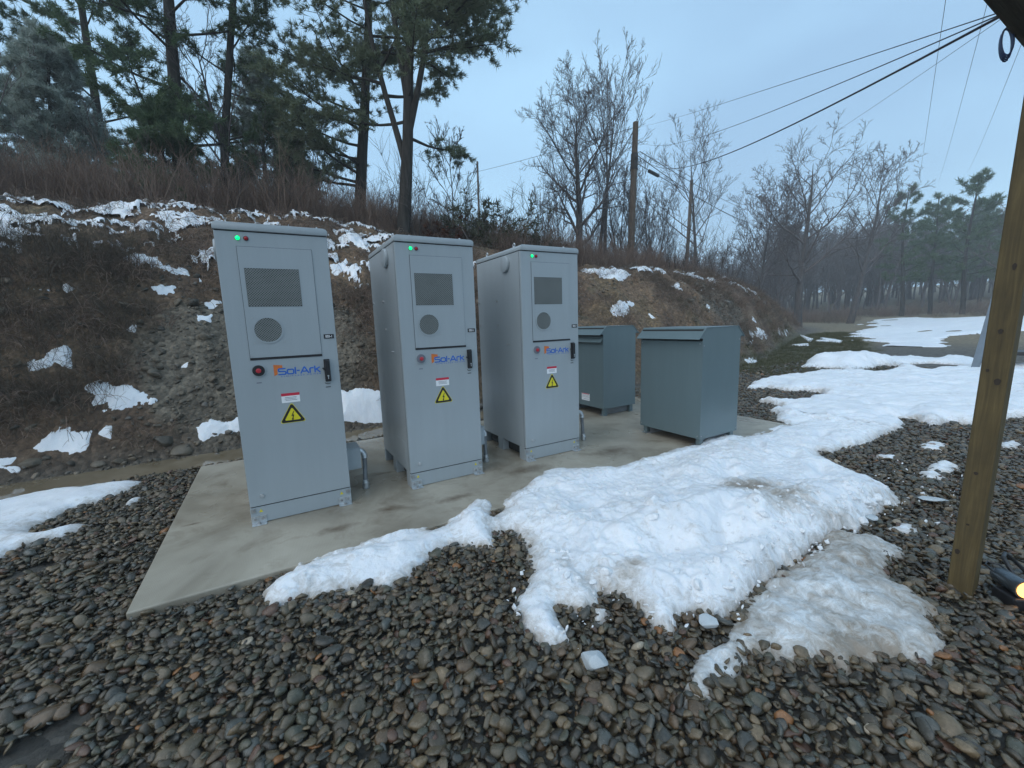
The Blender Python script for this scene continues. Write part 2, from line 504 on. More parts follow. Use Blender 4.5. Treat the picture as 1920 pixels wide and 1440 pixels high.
def leafy(name, stops, rough=0.6, sc=0.7, trans=0.35):
    m, nt, b = new_mat(name)
    ge = nt.nodes.new('ShaderNodeNewGeometry')
    rn = ge.outputs['Random Per Island']
    f = noise(nt, sc, 3, 0.6, objco(nt))
    a = N(nt, 'ShaderNodeMath', operation='MULTIPLY_ADD'); nt.links.new(rn, a.inputs[0]); a.inputs[1].default_value = 0.5
    g = N(nt, 'ShaderNodeMath', operation='MULTIPLY'); nt.links.new(f, g.inputs[0]); g.inputs[1].default_value = 0.55
    nt.links.new(g.outputs[0], a.inputs[2])
    cc = ramp(nt, a.outputs[0], stops)
    nt.links.new(cc, b.inputs['Base Color'])
    b.inputs['Roughness'].default_value = rough
    b.inputs['Specular IOR Level'].default_value = 0.25
    if trans > 0:
        tr_ = nt.nodes.new('ShaderNodeBsdfTranslucent'); nt.links.new(cc, tr_.inputs['Color'])
        ms = nt.nodes.new('ShaderNodeMixShader'); ms.inputs[0].default_value = trans
        out = nt.nodes['Material Output']
        nt.links.new(b.outputs[0], ms.inputs[1]); nt.links.new(tr_.outputs[0], ms.inputs[2]); nt.links.new(ms.outputs[0], out.inputs['Surface'])
    return m
MAT['needle_dark'] = leafy('dark_pine_needles', [(0.2, (0.055, 0.100, 0.052)), (0.5, (0.10, 0.155, 0.078)), (0.85, (0.17, 0.225, 0.12))])
MAT['needle_olive'] = leafy('olive_pine_needles', [(0.2, (0.10, 0.135, 0.078)), (0.5, (0.175, 0.21, 0.125)), (0.85, (0.28, 0.30, 0.20))])
MAT['needle_frost'] = leafy('rimed_pine_needles', [(0.2, (0.17, 0.22, 0.18)), (0.5, (0.34, 0.40, 0.35)), (0.85, (0.60, 0.64, 0.61))])
MAT['brush_red'] = leafy('dry_reddish_brush', [(0.15, (0.16, 0.105, 0.085)), (0.5, (0.27, 0.195, 0.155)), (0.8, (0.38, 0.285, 0.215)), (0.93, (0.52, 0.42, 0.29))], 0.8, 0.3)
MAT['brush_grey'] = leafy('dry_grey_canes', [(0.15, (0.075, 0.060, 0.046)), (0.5, (0.14, 0.115, 0.088)), (0.85, (0.22, 0.185, 0.14))], 0.8, 0.3)
MAT['sapling'] = leafy('thin_grey_saplings', [(0.2, (0.07, 0.06, 0.055)), (0.8, (0.17, 0.155, 0.145))], 0.85, 0.3)
MAT['shrub'] = leafy('olive_shrub_leaf', [(0.15, (0.040, 0.044, 0.026)), (0.5, (0.085, 0.090, 0.056)), (0.85, (0.15, 0.15, 0.105))])
MAT['rust_leaf'] = leafy('dead_rust_leaf', [(0.2, (0.07, 0.028, 0.018)), (0.8, (0.15, 0.065, 0.038))])
MAT['turf'] = leafy('winter_grass', [(0.2, (0.050, 0.058, 0.024)), (0.5, (0.10, 0.105, 0.045)), (0.85, (0.18, 0.165, 0.085))], 0.7, 0.5)
MAT['pole'] = bark('weathered_pole_wood', (0.060, 0.045, 0.034), (0.15, 0.115, 0.088), 20, (1, 1, 0.06))
MAT['wire'] = plain('dark_cable', (0.035, 0.03, 0.04), 0.5)
MAT['grey_steel'] = plain('painted_grey_steel', (0.17, 0.21, 0.25), 0.45, 0.2)
m, nt, b = new_mat('treated_lumber'); MAT['lumber'] = m
mpn = nt.nodes.new('ShaderNodeMapping'); mpn.inputs['Scale'].default_value = (1, 1, 0.05)
nt.links.new(objco(nt), mpn.inputs['Vector'])
gr = noise(nt, 60, 6, 0.65, mpn.outputs['Vector'], 0.8)
tone = noise(nt, 3.5, 4, 0.6, objco(nt))
cA = ramp(nt, gr, [(0.3, (0.060, 0.041, 0.014)), (0.55, (0.100, 0.070, 0.024)), (0.75, (0.140, 0.100, 0.038))])
nt.links.new(mixc(nt, 1.0, cA, ramp(nt, tone, [(0.3, 0.7), (0.7, 1.15)]), 'MULTIPLY'), b.inputs['Base Color'])
b.inputs['Roughness'].default_value = 0.7
bump(nt, b, gr, 0.3, 0.003)
MAT['knot'] = plain('dark_knot', (0.028, 0.018, 0.010), 0.7)
MAT['clod'] = plain('snow_clod', (0.74, 0.76, 0.78), 0.5, var=0.15, nscale=3, bmp=0.4, bscale=12)

# ------------------------------------------------------------------ polygon helpers
def sdf(px, py, poly):
    """signed distance, positive inside"""
    P = np.asarray(poly, float)
    d2 = np.full(px.shape, 1e18); ins = np.zeros(px.shape, bool)
    for i in range(len(P)):
        a, b_ = P[i], P[(i + 1) % len(P)]
        ex, ey = b_ - a
        wx, wy = px - a[0], py - a[1]
        t = np.clip((wx * ex + wy * ey) / (ex * ex + ey * ey + 1e-12), 0, 1)
        d2 = np.minimum(d2, (wx - ex * t) ** 2 + (wy - ey * t) ** 2)
        c = ((a[1] > py) != (b_[1] > py)) & (px < ex * (py - a[1]) / (ey if abs(ey) > 1e-12 else 1e-12) + a[0])
        ins ^= c
    return np.where(ins, 1, -1) * np.sqrt(d2)
def grid_faces(keep):
    """quads of a (ny,nx) grid whose four corners are all kept"""
    ny, nx = keep.shape
    idx = np.arange(ny * nx).reshape(ny, nx)
    q = keep[:-1, :-1] & keep[1:, :-1] & keep[:-1, 1:] & keep[1:, 1:]
    F = np.stack([idx[:-1, :-1][q], idx[:-1, 1:][q], idx[1:, 1:][q], idx[1:, :-1][q]], 1)
    used = np.unique(F)
    remap = np.full(ny * nx, -1); remap[used] = np.arange(len(used))
    return used, remap[F]

# ------------------------------------------------------------------ the ground
def axis(lo, hi, f0, f1, step, grow=1.09):
    a = list(np.arange(f0, f1, step))
    s = step; x = a[-1]
    while x < hi: s *= grow; x += s; a.append(x)
    s = step; x = a[0]; pre = []
    while x > lo: s *= grow; x -= s; pre.append(x)
    return np.array(pre[::-1] + a)
XS = axis(-420, 420, -5.0, 13.0, 0.055)
YS = axis(-420, 420, 1.6, 8.0, 0.055)
GX, GY = np.meshgrid(XS, YS)
GZ = terrain(GX, GY)
far = np.hypot(GX - CAM[0], GY - CAM[1])
GZ = np.where(far > 130, np.minimum(GZ, 9.0 + 0 * GZ), GZ)
s_ = GY - toe(GX)
n1, n2, n3 = fbm(GX, GY, 1.3, 5, 21, 0.6), fbm(GX, GY, 0.6, 4, 31), fbm(GX, GY, 2.7, 4, 41, 0.6)
def C(r, g, b): return np.array([r, g, b])[None, None, :]
def mixn(a, b, t): return a * (1 - t[..., None]) + b * t[..., None]
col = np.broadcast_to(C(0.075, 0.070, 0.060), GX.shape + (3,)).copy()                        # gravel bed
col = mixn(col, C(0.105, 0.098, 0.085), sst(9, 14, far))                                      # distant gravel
bank = mixn(C(0.112, 0.072, 0.046), C(0.20, 0.132, 0.080), sst(0.35, 0.7, n1)[...])
bank = mixn(bank, C(0.21, 0.15, 0.08), sst(0.58, 0.72, n2) * 0.6)
bank = mixn(bank, C(0.05, 0.055, 0.022), sst(0.62, 0.75, n3) * 0.45)
rock = mixn(C(0.100, 0.084, 0.062), C(0.165, 0.140, 0.105), sst(0.3, 0.7, n3))
rk = np.maximum(np.exp(-(((GX - 0.15) / 1.5) ** 2 + ((s_ - 0.75) / 0.85) ** 2)), 0.9 * np.exp(-(((GX - 13.2) / 1.6) ** 2 + ((s_ - 1.2) / 0.8) ** 2)))
rockmask = sst(0.28, 0.5, rk + (n1 - 0.5) * 0.4)
bank = mixn(bank, rock, rockmask)
col = mixn(col, bank, sst(-0.12, 0.25, s_))
turf = sst(0.35, 0.6, np.exp(-((s_ + 1.6) / 1.9) ** 2) * sst(8.5, 12, GX) * sst(34, 24, GX) + (n2 - 0.5) * 0.5)
col = mixn(col, mixn(C(0.075, 0.078, 0.035), C(0.15, 0.13, 0.07), n1), turf * 0.85)
field = sst(18, 26, GX) * sst(-0.2, -1.5, s_)
col = mixn(col, C(0.22, 0.175, 0.105), field * 0.85)
silt = np.exp(-((GY - (toe(GX) - 0.4)) / 0.4) ** 2) * sst(4.2, 2.6, GX)
col = mixn(col, C(0.115, 0.09, 0.06), np.clip(silt, 0, 1) * 0.8)
nx, ny = len(XS), len(YS)
idx = np.arange(nx * ny).reshape(ny, nx)
F = np.stack([idx[:-1, :-1].ravel(), idx[:-1, 1:].ravel(), idx[1:, 1:].ravel(), idx[1:, :-1].ravel()], 1)
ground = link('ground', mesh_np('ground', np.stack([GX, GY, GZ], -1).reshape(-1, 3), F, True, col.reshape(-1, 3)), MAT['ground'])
tag(ground, 'gravel yard rising to a brown earth bank behind the cabinets', kind='structure')

# ------------------------------------------------------------------ slab and ditch water
SX0, SX1, SY0, SY1 = -0.52, 5.78, -0.755, 1.90
slab = BM().box(SX0, SX1, SY0, SY1, -0.16, 0.0).add('concrete_pad', MAT['concrete'], bevel=0.008, seg=2)
tag(slab, 'flat concrete equipment pad under the cabinets', kind='structure')
wx = np.arange(-9, 4.2, 0.12)
wv_, wf = [], []
for i, x in enumerate(wx):
    c = toe(x) - 0.47 + 0.06 * math.sin(x * 2.1)
    h = 0.60 * min(1, max(0.05, (4.1 - x) / 1.5))
    wv_ += [(x, c - h, -0.092), (x, c, -0.092), (x, c + h * 0.9, -0.092)]
    if i: k = 3 * i; wf += [(k - 3, k, k + 1, k - 2), (k - 2, k + 1, k + 2, k - 1)]
water = link('ditch_water', mesh_np('ditch_water', wv_, wf, True), MAT['water'])
tag(water, 'muddy brown water in the ditch behind the pad', kind='structure')

# ------------------------------------------------------------------ snow
def px_ground(pts, z=0.0): return [tuple(at_ground(u, v, z)[:2]) for u, v in pts]
def px_terrain(pts): return [tuple(at_terrain(u, v)[:2]) for u, v in pts]
NEAR_SNOW = px_ground([(495,1105),(560,1062),(640,1032),(700,1014),(760,997),(830,987),(862,966),(895,940),(915,948),(922,968),(935,960),(960,926),(985,915),(1010,897),(1018,886),(1040,879),(1080,881),(1150,880),(1230,857),(1300,836),(1340,820),(1362,814),(1392,822),(1440,806),(1482,796),
  (1454,786),(1458,775),(1441,767),(1470,762),(1423,752),(1435,747),(1473,753),(1503,751),(1543,743),(1541,736),(1519,732),(1481,733),(1441,727),(1400,728),(1408,718),(1441,713),(1468,707),(1503,703),(1530,698),(1573,697),(1622,697),(1644,701),(1676,694),(1690,682),(1711,686),(1736,695),(1798,689),(1850,686),(2100,688),
  (2100,770),(1890,784),(1850,792),(1814,795),(1790,791),(1749,795),(1711,784),(1684,783),(1695,791),(1684,806),(1660,814),(1625,830),(1590,836),(1562,847),(1535,844),(1552,862),(1570,872),
  (1600,882),(1640,897),(1670,917),(1690,940),(1662,950),(1640,965),(1605,988),(1562,998),(1520,1030),(1492,1050),(1440,1085),(1400,1112),(1383,1130),(1354,1152),(1310,1140),(1275,1148),(1262,1180),(1246,1178),(1200,1138),(1162,1109),(1117,1101),(1125,1130),(1092,1138),(1044,1130),(1056,1163),(1067,1193),(1029,1211),(1000,1188),(979,1168),(962,1134),(983,1093),(998,1068),(990,1018),(962,993),(925,993),(921,1020),(880,1016),(840,1017),(800,1042),(760,1077),(735,1097),(712,1106),(700,1088),(640,1102),(580,1112),(530,1127),(505,1131)], -0.01)
SLUSH = px_ground([(1560,1000),(1629,1004),(1680,1034),(1655,1052),(1671,1086),(1707,1100),(1750,1132),(1738,1155),(1766,1188),(1785,1214),(1760,1245),(1700,1235),(1640,1225),(1600,1215),(1570,1235),(1483,1248),(1429,1232),(1379,1260),(1330,1300),(1280,1315),(1300,1246),(1317,1213),(1352,1176),(1368,1148),(1398,1122),(1432,1090),(1496,1040)], -0.02)
LEFT_SNOW = px_ground([(-420,985),(-200,960),(0,937),(30,931),(70,922),(125,912),(175,909),(225,902),(278,897),(250,915),(200,935),(140,951),(100,971),(62,988),(60,996),(87,997),(140,981),(179,977),(160,988),(112,1006),(62,1018),(32,1026),(10,1042),(-40,1070),(-420,1120)], -0.02)
LEFT_BIT = px_ground([(225,957),(237,941),(266,930),(268,936),(247,948)], -0.03)

def snow_sheet(polys, res, base, height, edge, rough, seed, dirt=None, jag=0.03, jagf=6.0, slope=2.0, clip=None):
    """one heightfield of snow for a list of polygons; returns verts, faces, dirt colour"""
    A = np.concatenate([np.asarray(p) for p in polys])
    xa, xb = A[:, 0].min() - 0.15, A[:, 0].max() + 0.15
    if clip: xa, xb = max(xa, clip[0]), min(xb, clip[1])
    x = np.arange(xa, xb, res); y = np.arange(A[:, 1].min() - 0.15, A[:, 1].max() + 0.15, res)
    X, Y = np.meshgrid(x, y)
    d = np.full(X.shape, -9.0)
    for p in polys: d = np.maximum(d, sdf(X, Y, p))
    d = d + (fbm(X, Y, jagf, 5, seed, 0.68) - 0.5) * 2 * jag + (fbm(X, Y, jagf * 0.35, 2, seed + 70) - 0.5) * 1.2 * jag
    if clip: d = np.where((X > clip[0]) & (X < clip[1]), d, -9.0)
    hm = height(X, Y) if callable(height) else height
    prof = hm * (1 - np.exp(-np.clip(d, 0, None) / (edge * (0.45 + 1.5 * fbm(X, Y, 3.3, 3, seed + 50)))))
    wx_ = X + 0.10 * (fbm(X, Y, 3.0, 2, seed + 30) - 0.5); wy_ = Y + 0.10 * (fbm(X, Y, 3.0, 2, seed + 31) - 0.5)
    lump = fbm(X, Y, 2.2, 3, seed + 5) - 0.5
    crust = fbm(wx_, wy_, 6.0, 4, seed + 9, 0.62); crust = np.floor(crust * 9) / 9 * 0.55 + crust * 0.45 - 0.5      # broken, stepped crust
    grain = fbm(X, Y, 17.0, 4, seed + 12, 0.75) - 0.5
    nzs = (lump * 0.9 + crust * 0.75 + grain * 0.34 * sst(0.35, 0.6, fbm(X, Y, 1.1, 3, seed + 40))) * rough
    Z = base(X, Y) + np.where(d > 0, prof + nzs * np.clip(prof / (0.35 * np.max(hm) + 1e-6), 0, 1), slope * d) - 0.004
    keep = d > -max(2.5 * res, 0.02)
    used, Fq = grid_faces(keep)
    V = np.stack([X, Y, Z], -1).reshape(-1, 3)[used]
    dr = (dirt(X, Y, d) if dirt else np.zeros(X.shape)).reshape(-1)[used]
    return V, Fq, np.repeat(dr[:, None], 3, 1)
def join(parts):
    Vs, Fs, Cs, o = [], [], [], 0
    for V, Fq, Cc in parts:
        Vs.append(V); Fs.append(Fq + o); Cs.append(Cc); o += len(V)
    return np.concatenate(Vs), np.concatenate(Fs), np.concatenate(Cs)
def yard(X, Y):
    ins = (X > SX0) & (X < SX1) & (Y > SY0) & (Y < SY1)
    return np.where(ins, 0.0, -0.024)
def g2(X, Y, cx, cy, sx, sy, a=0.0):
    dx, dy = X - cx, Y - cy
    u, v = dx * math.cos(a) + dy * math.sin(a), -dx * math.sin(a) + dy * math.cos(a)
    return np.exp(-((u / sx) ** 2 + (v / sy) ** 2))
def Pg(u, v): return at_ground(u, v, 0)[:2]
ridge = [(Pg(1300, 1000), 0.55, 0.30, 0.14), (Pg(1500, 960), 0.55, 0.28, 0.13), (Pg(1610, 935), 0.35, 0.20, 0.10), (Pg(1150, 990), 0.35, 0.25, 0.05), (Pg(1290, 1100), 0.22, 0.15, 0.08), (Pg(895, 985), 0.10, 0.09, 0.10), (Pg(1440, 1050), 0.28, 0.10, 0.10), (Pg(700, 1045), 0.25, 0.08, 0.03),
         (Pg(1350, 870), 0.5, 0.2, 0.05)]
_r = np.random.default_rng(3)
PRINTS = [(*Pg(1175, 975), -0.25, 1.3), (*Pg(1110, 950), 0.2, 1.0), (*Pg(1250, 1040), -0.3, 1.0)] + [(_r.uniform(2.0, 8.0), _r.uniform(-2.4, -0.6), _r.uniform(-0.6, 0.6), _r.uniform(0.7, 1.2)) for _ in range(34)]
def near_h(X, Y):
    h = 0.062 + 0 * X
    for (c, a, b_, k) in ridge: h = h + k * g2(X, Y, c[0], c[1], a, b_, -0.1)
    for (fx, fy, fa, fs) in PRINTS: h = h - 0.065 * g2(X, Y, fx, fy, 0.15 * fs, 0.065 * fs, fa)
    return h * (0.62 + 0.75 * fbm(X, Y, 1.5, 3, 201)) + 0.05 * sst(5.0, 7.5, X)
dirts = [(Pg(1405, 930), 0.40, 0.26, 1.0), (Pg(1475, 968), 0.40, 0.22, 0.85), (Pg(1560, 985), 0.35, 0.14, 0.7), (Pg(1180, 1080), 0.2, 0.12, 0.6), (Pg(1060, 1060), 0.10, 0.14, 0.55), (Pg(1330, 870), 0.14, 0.08, 0.4), (Pg(1570, 1000), 0.30, 0.12, 0.42), (Pg(1130, 985), 0.18, 0.08, 0.35), (Pg(1300, 1140), 0.3, 0.1, 0.4), (Pg(1010, 1180), 0.14, 0.08, 0.35), (Pg(1480, 880), 0.35, 0.1, 0.35), (Pg(1230, 960), .25, .08, .3)]
def near_d(X, Y, d):
    k = 0.29 + 0.42 * np.exp(-np.clip(d, 0, None) / 0.07)
    for (c, a, b_, q) in dirts: k = np.maximum(k, q * g2(X, Y, c[0], c[1], a, b_))
    return k + 0.45 * (fbm(X, Y, 2.2, 5, 77, 0.6) - 0.5)
V, Fq, Cc = join([snow_sheet([NEAR_SNOW], 0.0105, yard, near_h, 0.055, 0.095, 11, near_d, 0.034, 9, clip=(-3, 6.5)),
                  snow_sheet([NEAR_SNOW], 0.03, yard, near_h, 0.055, 0.075, 11, near_d, 0.05, 9, clip=(6.40, 30))])
near_snow_mesh = mesh_np('snow_bank', V, Fq, True, Cc)
o = link('snow_bank', near_snow_mesh, MAT['snow'])
tag(o, 'broad bank of trodden old snow lying across the gravel and the pad edge', 'snow', kind='stuff')
def slush_d(X, Y, d): return 0.60 + 0.5 * (fbm(X, Y, 4, 4, 99) - 0.5) + 0.2 * np.exp(-np.clip(d, 0, None) / 0.06)
V, Fq, Cc = snow_sheet([SLUSH], 0.011, lambda X, Y: -0.026 + 0 * X, lambda X, Y: (0.036 + 0.058 * g2(X, Y, *Pg(1570, 1085), 0.42, 0.26)) * (0.3 + 1.4 * fbm(X, Y, 2.6, 4, 55)), 0.06, 0.085, 15, slush_d, 0.085, 6)
o = link('slush', mesh_np('slush', V, Fq, True, Cc), MAT['slush'])
tag(o, 'sheet of dirty half-melted slush beside the timber post', 'slush', kind='stuff')
V, Fq, Cc = join([snow_sheet([LEFT_SNOW], 0.022, lambda X, Y: np.maximum(terrain(X, Y), -0.13) + 0.02, 0.075, 0.05, 0.03, 19, near_d, 0.03, 5),
                  snow_sheet([LEFT_BIT], 0.012, lambda X, Y: terrain(X, Y) + 0.02, 0.05, 0.04, 0.02, 20, near_d, 0.015, 9)])
o = link('snow_strip', mesh_np('snow_strip', V, Fq, True, Cc), MAT['snow'])
tag(o, 'white strip of snow along the ditch at the left', 'snow', kind='stuff')

scraps = [[(1722,830),(1750,824),(1778,832),(1760,842),(1730,840)], [(1735,868),(1770,860),(1798,872),(1780,884),(1745,880)], [(1722,884),(1755,880),(1775,893),(1740,897)], [(1660,985),(1690,978),(1725,985),(1715,998),(1680,995)], [(1645,853),(1680,850),(1690,858),(1655,860)],
          [(705,1085),(735,1090),(725,1112),(712,1108)], [(1112,1140),(1128,1132),(1140,1145),(1122,1156)], [(1868,830),(1900,822),(1918,834),(1885,840)]]
V, Fq, Cc = join([snow_sheet([px_ground(q, -0.01)], 0.009, lambda X, Y: -0.020 + 0 * X, 0.028, 0.03, 0.03, 40 + i, near_d, 0.03, 9) for i, q in enumerate(scraps)])
o = link('snow_scraps', mesh_np('snow_scraps', V, Fq, True, Cc), MAT['snow'])
tag(o, 'thin scraps of snow lying on the gravel by the timber post', 'snow', kind='stuff')
PATCH = [
 [(160,727),(205,720),(210,726),(240,725),(272,731),(277,740),(287,749),(307,746),(285,764),(252,767),(225,777),(205,777),(187,785),(182,781),(200,757),(177,765),(175,757),(185,744),(170,735)],
 [(57,840),(105,826),(125,812),(137,811),(172,817),(172,837),(160,847),(112,852),(67,850)],
 [(185,817),(200,804),(210,805),(207,822)],
 [(370,805),(395,792),(422,796),(460,790),(460,802),(412,812),(377,820)],
 [(638,738),(680,730),(722,735),(724,795),(690,796),(642,788)],
 [(52,680),(88,680),(88,662),(105,660),(132,667),(130,685),(100,690),(75,700),(55,700)],
 [(285,545),(295,540),(325,537),(327,550),(300,550)],
 [(277,487),(295,487),(300,499),(350,507),(352,516),(325,516),(295,503)],
 [(369,592),(397,592),(395,607),(372,606)],
 [(380,567),(400,570),(412,567),(400,580),(387,577)],
 [(240,621),(257,612),(252,623)],
 [(0,865),(30,862),(20,872),(0,875)], [(-30,872),(5,876),(35,888),(-30,884)],
 [(340,690),(352,683),(350,690)], [(55,545),(92,545),(80,553)], [(117,537),(145,545),(125,553)],
 [(1143,583),(1157,568),(1177,573),(1167,592),(1147,592)],
 [(1087,507),(1120,505),(1183,515),(1160,527),(1123,518)],
 [(1327,529),(1347,530),(1340,534)], [(1323,573),(1334,572),(1328,584)],
 [(1450,623),(1473,619),(1492,630),(1475,632)], [(1497,627),(1527,637),(1515,641)], [(1407,629),(1440,631),(1425,634)],
 [(1537,633),(1580,640),(1575,644),(1545,640)], [(1600,595),(1625,593),(1632,597),(1610,601)], [(1583,561),(1605,560),(1600,566)],
 [(1455,530),(1472,527),(1463,533)], [(1215,590),(1230,596),(1222,597)], [(1180,565),(1188,570),(1178,572)],
 [(640,440),(690,455),(692,470),(640,460)], [(620,500),(648,488),(655,500),(630,520)], [(1085,640),(1100,640),(1095,646)],
 [(1395,675),(1420,674),(1418,680)], [(1405,640),(1412,638),(1410,645)]]
parts = []
PATCH_W = []
for i, pp in enumerate(PATCH):
    w_ = px_terrain(pp)
    A = np.asarray(w_); size = max(np.ptp(A[:, 0]), np.ptp(A[:, 1]), 0.15)
    if size > 14: continue
    PATCH_W.append(w_)
    r = max(0.012, size / 70)
    parts.append(snow_sheet([w_], r, lambda X, Y: terrain(X, Y) + 0.012, (0.10 if i == 4 else min(0.07, 0.03 + size * 0.03)), 0.05, 0.03, 60 + i, None, (0.02 if i == 4 else min(0.07, size * 0.11)), 9, slope=1.2))
# streaky cover on the shelf above the cut and along the crest
x = np.arange(-9, 4.5, 0.026); y = np.arange(4.0, 9.2, 0.026)
X, Y = np.meshgrid(x, y)
ss = Y - toe(X)
m_ = fbm(X * 0.7, Y * 1.6, 3.2, 6, 83, 0.68) - 0.545 + 0.05 * (fbm(X, Y, 0.8, 2, 84) - 0.5) - 0.12 * (1 - np.exp(-((ss - 3.3) / 1.9) ** 2)) - 0.3 * sst(1.9, 1.3, ss) - 0.25 * sst(5.2, 6.0, ss)
used, Fq = grid_faces(m_ > -0.02)
Z = terrain(X, Y) + np.where(m_ > 0, 0.055 * (1 - np.exp(-m_ / 0.02)) + 0.02 * (fbm(X, Y, 8, 3, 12) - 0.5), m_ * 3) + 0.012
parts.append((np.stack([X, Y, Z], -1).reshape(-1, 3)[used], Fq, np.zeros((len(used), 3))))
x = np.arange(8.5, 24, 0.05); y = np.arange(5.0, 12, 0.05)
X, Y = np.meshgrid(x, y); ss = Y - toe(X)
m_ = fbm(X * 0.5, Y, 1.6, 4, 93, 0.58) - 0.53 - 0.14 * (1 - np.exp(-((ss - 2.7) / 0.35) ** 2))
used, Fq = grid_faces(m_ > -0.02)
Z = terrain(X, Y) + np.where(m_ > 0, 0.06 * (1 - np.exp(-m_ / 0.025)), m_ * 3) + 0.012
parts.append((np.stack([X, Y, Z], -1).reshape(-1, 3)[used], Fq, np.zeros((len(used), 3))))
V, Fq, Cc = join(parts)
o = link('snow_patches', mesh_np('snow_patches', V, Fq, True, Cc), MAT['snow'])
tag(o, 'scattered patches of melting snow on the earth bank', 'snow', kind='stuff')

MOUND = px_ground([(1497,686),(1522,672),(1549,662),(1565,664),(1584,674),(1609,668),(1617,660),(1627,660),(1641,670),(1671,669),(1711,666),(1747,672),(1779,667),(1830,673),(1830,684),(1780,680),(1740,678),(1698,680),(1660,684),(1630,688),(1590,694),(1573,690),(1552,688)], 0.0)
FIELD = px_terrain([(1600,632),(1625,615),(1612,607),(1650,599),(1711,596),(1779,597),(1844,595),(1960,592),(2100,590),(2100,618),(1920,617),(1833,629),(1779,637),(1698,648),(1668,649),(1690,642),(1644,635)])
def field_h(X, Y): return 0.10 + 0.25 * np.clip(sum(g2(X, Y, *Pg(u, v), 0.9, 0.6) for u, v in ((1550, 680), (1620, 680))), 0, 1)
V, Fq, Cc = snow_sheet([MOUND], 0.06, lambda X, Y: terrain(X, Y) + 0.02, field_h, 0.15, 0.10, 120, near_d, 0.10, 2.0)
o = link('snow_heap', mesh_np('snow_heap', V, Fq, True, Cc), MAT['snow'])
tag(o, 'low ploughed heap of snow beyond the pad', 'snow', kind='stuff')
V, Fq, Cc = snow_sheet([FIELD], 0.16, lambda X, Y: terrain(X, Y) + 0.03, lambda X, Y: 0.34 * (fbm(X * 0.10, Y * 0.42, 1.0, 4, 301) - 0.30), 0.4, 0.05, 130, None, 2.2, 0.25, 0.4)
o = link('snow_field', mesh_np('snow_field', V, Fq, True, Cc), MAT['snow'])
tag(o, 'far snow-covered clearing in front of the woods', 'snow', kind='stuff')

# ------------------------------------------------------------------ stones
def stone_mesh(name, seed, sub=2, flat=0.5, cuts=7):
    r = np.random.default_rng(seed)
    bm = bmesh.new()
    bmesh.ops.create_icosphere(bm, subdivisions=sub, radius=1.0)
    V = np.array([v.co[:] for v in bm.verts])
    for _ in range(cuts):
        n_ = r.normal(size=3); n_ /= np.linalg.norm(n_)
        k = r.uniform(0.48, 0.84)
        over = V @ n_ - k
        V = V - np.where(over > 0, over * 0.9, 0)[:, None] * n_[None]
    V *= np.array([1.0, r.uniform(0.62, 0.9), flat * r.uniform(0.75, 1.25)])
    V /= np.abs(V[:, 0]).max()
    for v, c in zip(bm.verts, V): v.co = c
    for f in bm.faces: f.smooth = True
    me = bpy.data.meshes.new(name); bm.to_mesh(me); bm.free()
    return me
def gn_scatter(name, pts, rot, scl, idx, sources, mat=None):
    """one object whose geometry-node modifier sets the source meshes on its points"""
    me = bpy.data.meshes.new(name)
    me.vertices.add(len(pts)); me.vertices.foreach_set('co', np.asarray(pts, np.float32).ravel())
    for nm, ty, key, dat in (('rot', 'FLOAT_VECTOR', 'vector', np.asarray(rot, np.float32).ravel()), ('scl', 'FLOAT_VECTOR', 'vector', np.asarray(scl, np.float32).ravel()), ('idx', 'INT', 'value', np.asarray(idx, np.int32))):
        a = me.attributes.new(nm, ty, 'POINT'); a.data.foreach_set(key, dat)
    me.update()
    o = bpy.data.objects.new(name, me); COL.objects.link(o)
    c = bpy.data.collections.new(name + '_sources')
    for i, s in enumerate(sources):
        so = bpy.data.objects.new('%s_%02d' % (name, i), s); c.objects.link(so)
    ng = bpy.data.node_groups.new(name, 'GeometryNodeTree')
    ng.interface.new_socket('Geometry', in_out='INPUT', socket_type='NodeSocketGeometry')
    ng.interface.new_socket('Geometry', in_out='OUTPUT', socket_type='NodeSocketGeometry')
    n = ng.nodes; L = ng.links
    gi, go = n.new('NodeGroupInput'), n.new('NodeGroupOutput')
    ip = n.new('GeometryNodeInstanceOnPoints'); ci = n.new('GeometryNodeCollectionInfo')
    ci.inputs['Collection'].default_value = c
    ci.inputs['Separate Children'].default_value = True
    ci.inputs['Reset Children'].default_value = True
    def attr(nm, ty):
        a = n.new('GeometryNodeInputNamedAttribute'); a.data_type = ty; a.inputs['Name'].default_value = nm
        return a.outputs['Attribute']
    L.new(gi.outputs[0], ip.inputs['Points']); L.new(ci.outputs[0], ip.inputs['Instance'])
    ip.inputs['Pick Instance'].default_value = True
    L.new(attr('idx', 'INT'), ip.inputs['Instance Index'])
    L.new(attr('rot', 'FLOAT_VECTOR'), ip.inputs['Rotation'])
    L.new(attr('scl', 'FLOAT_VECTOR'), ip.inputs['Scale'])
    L.new(ip.outputs[0], go.inputs[0])
    md = o.modifiers.new('scatter', 'NODES'); md.node_group = ng
    return o

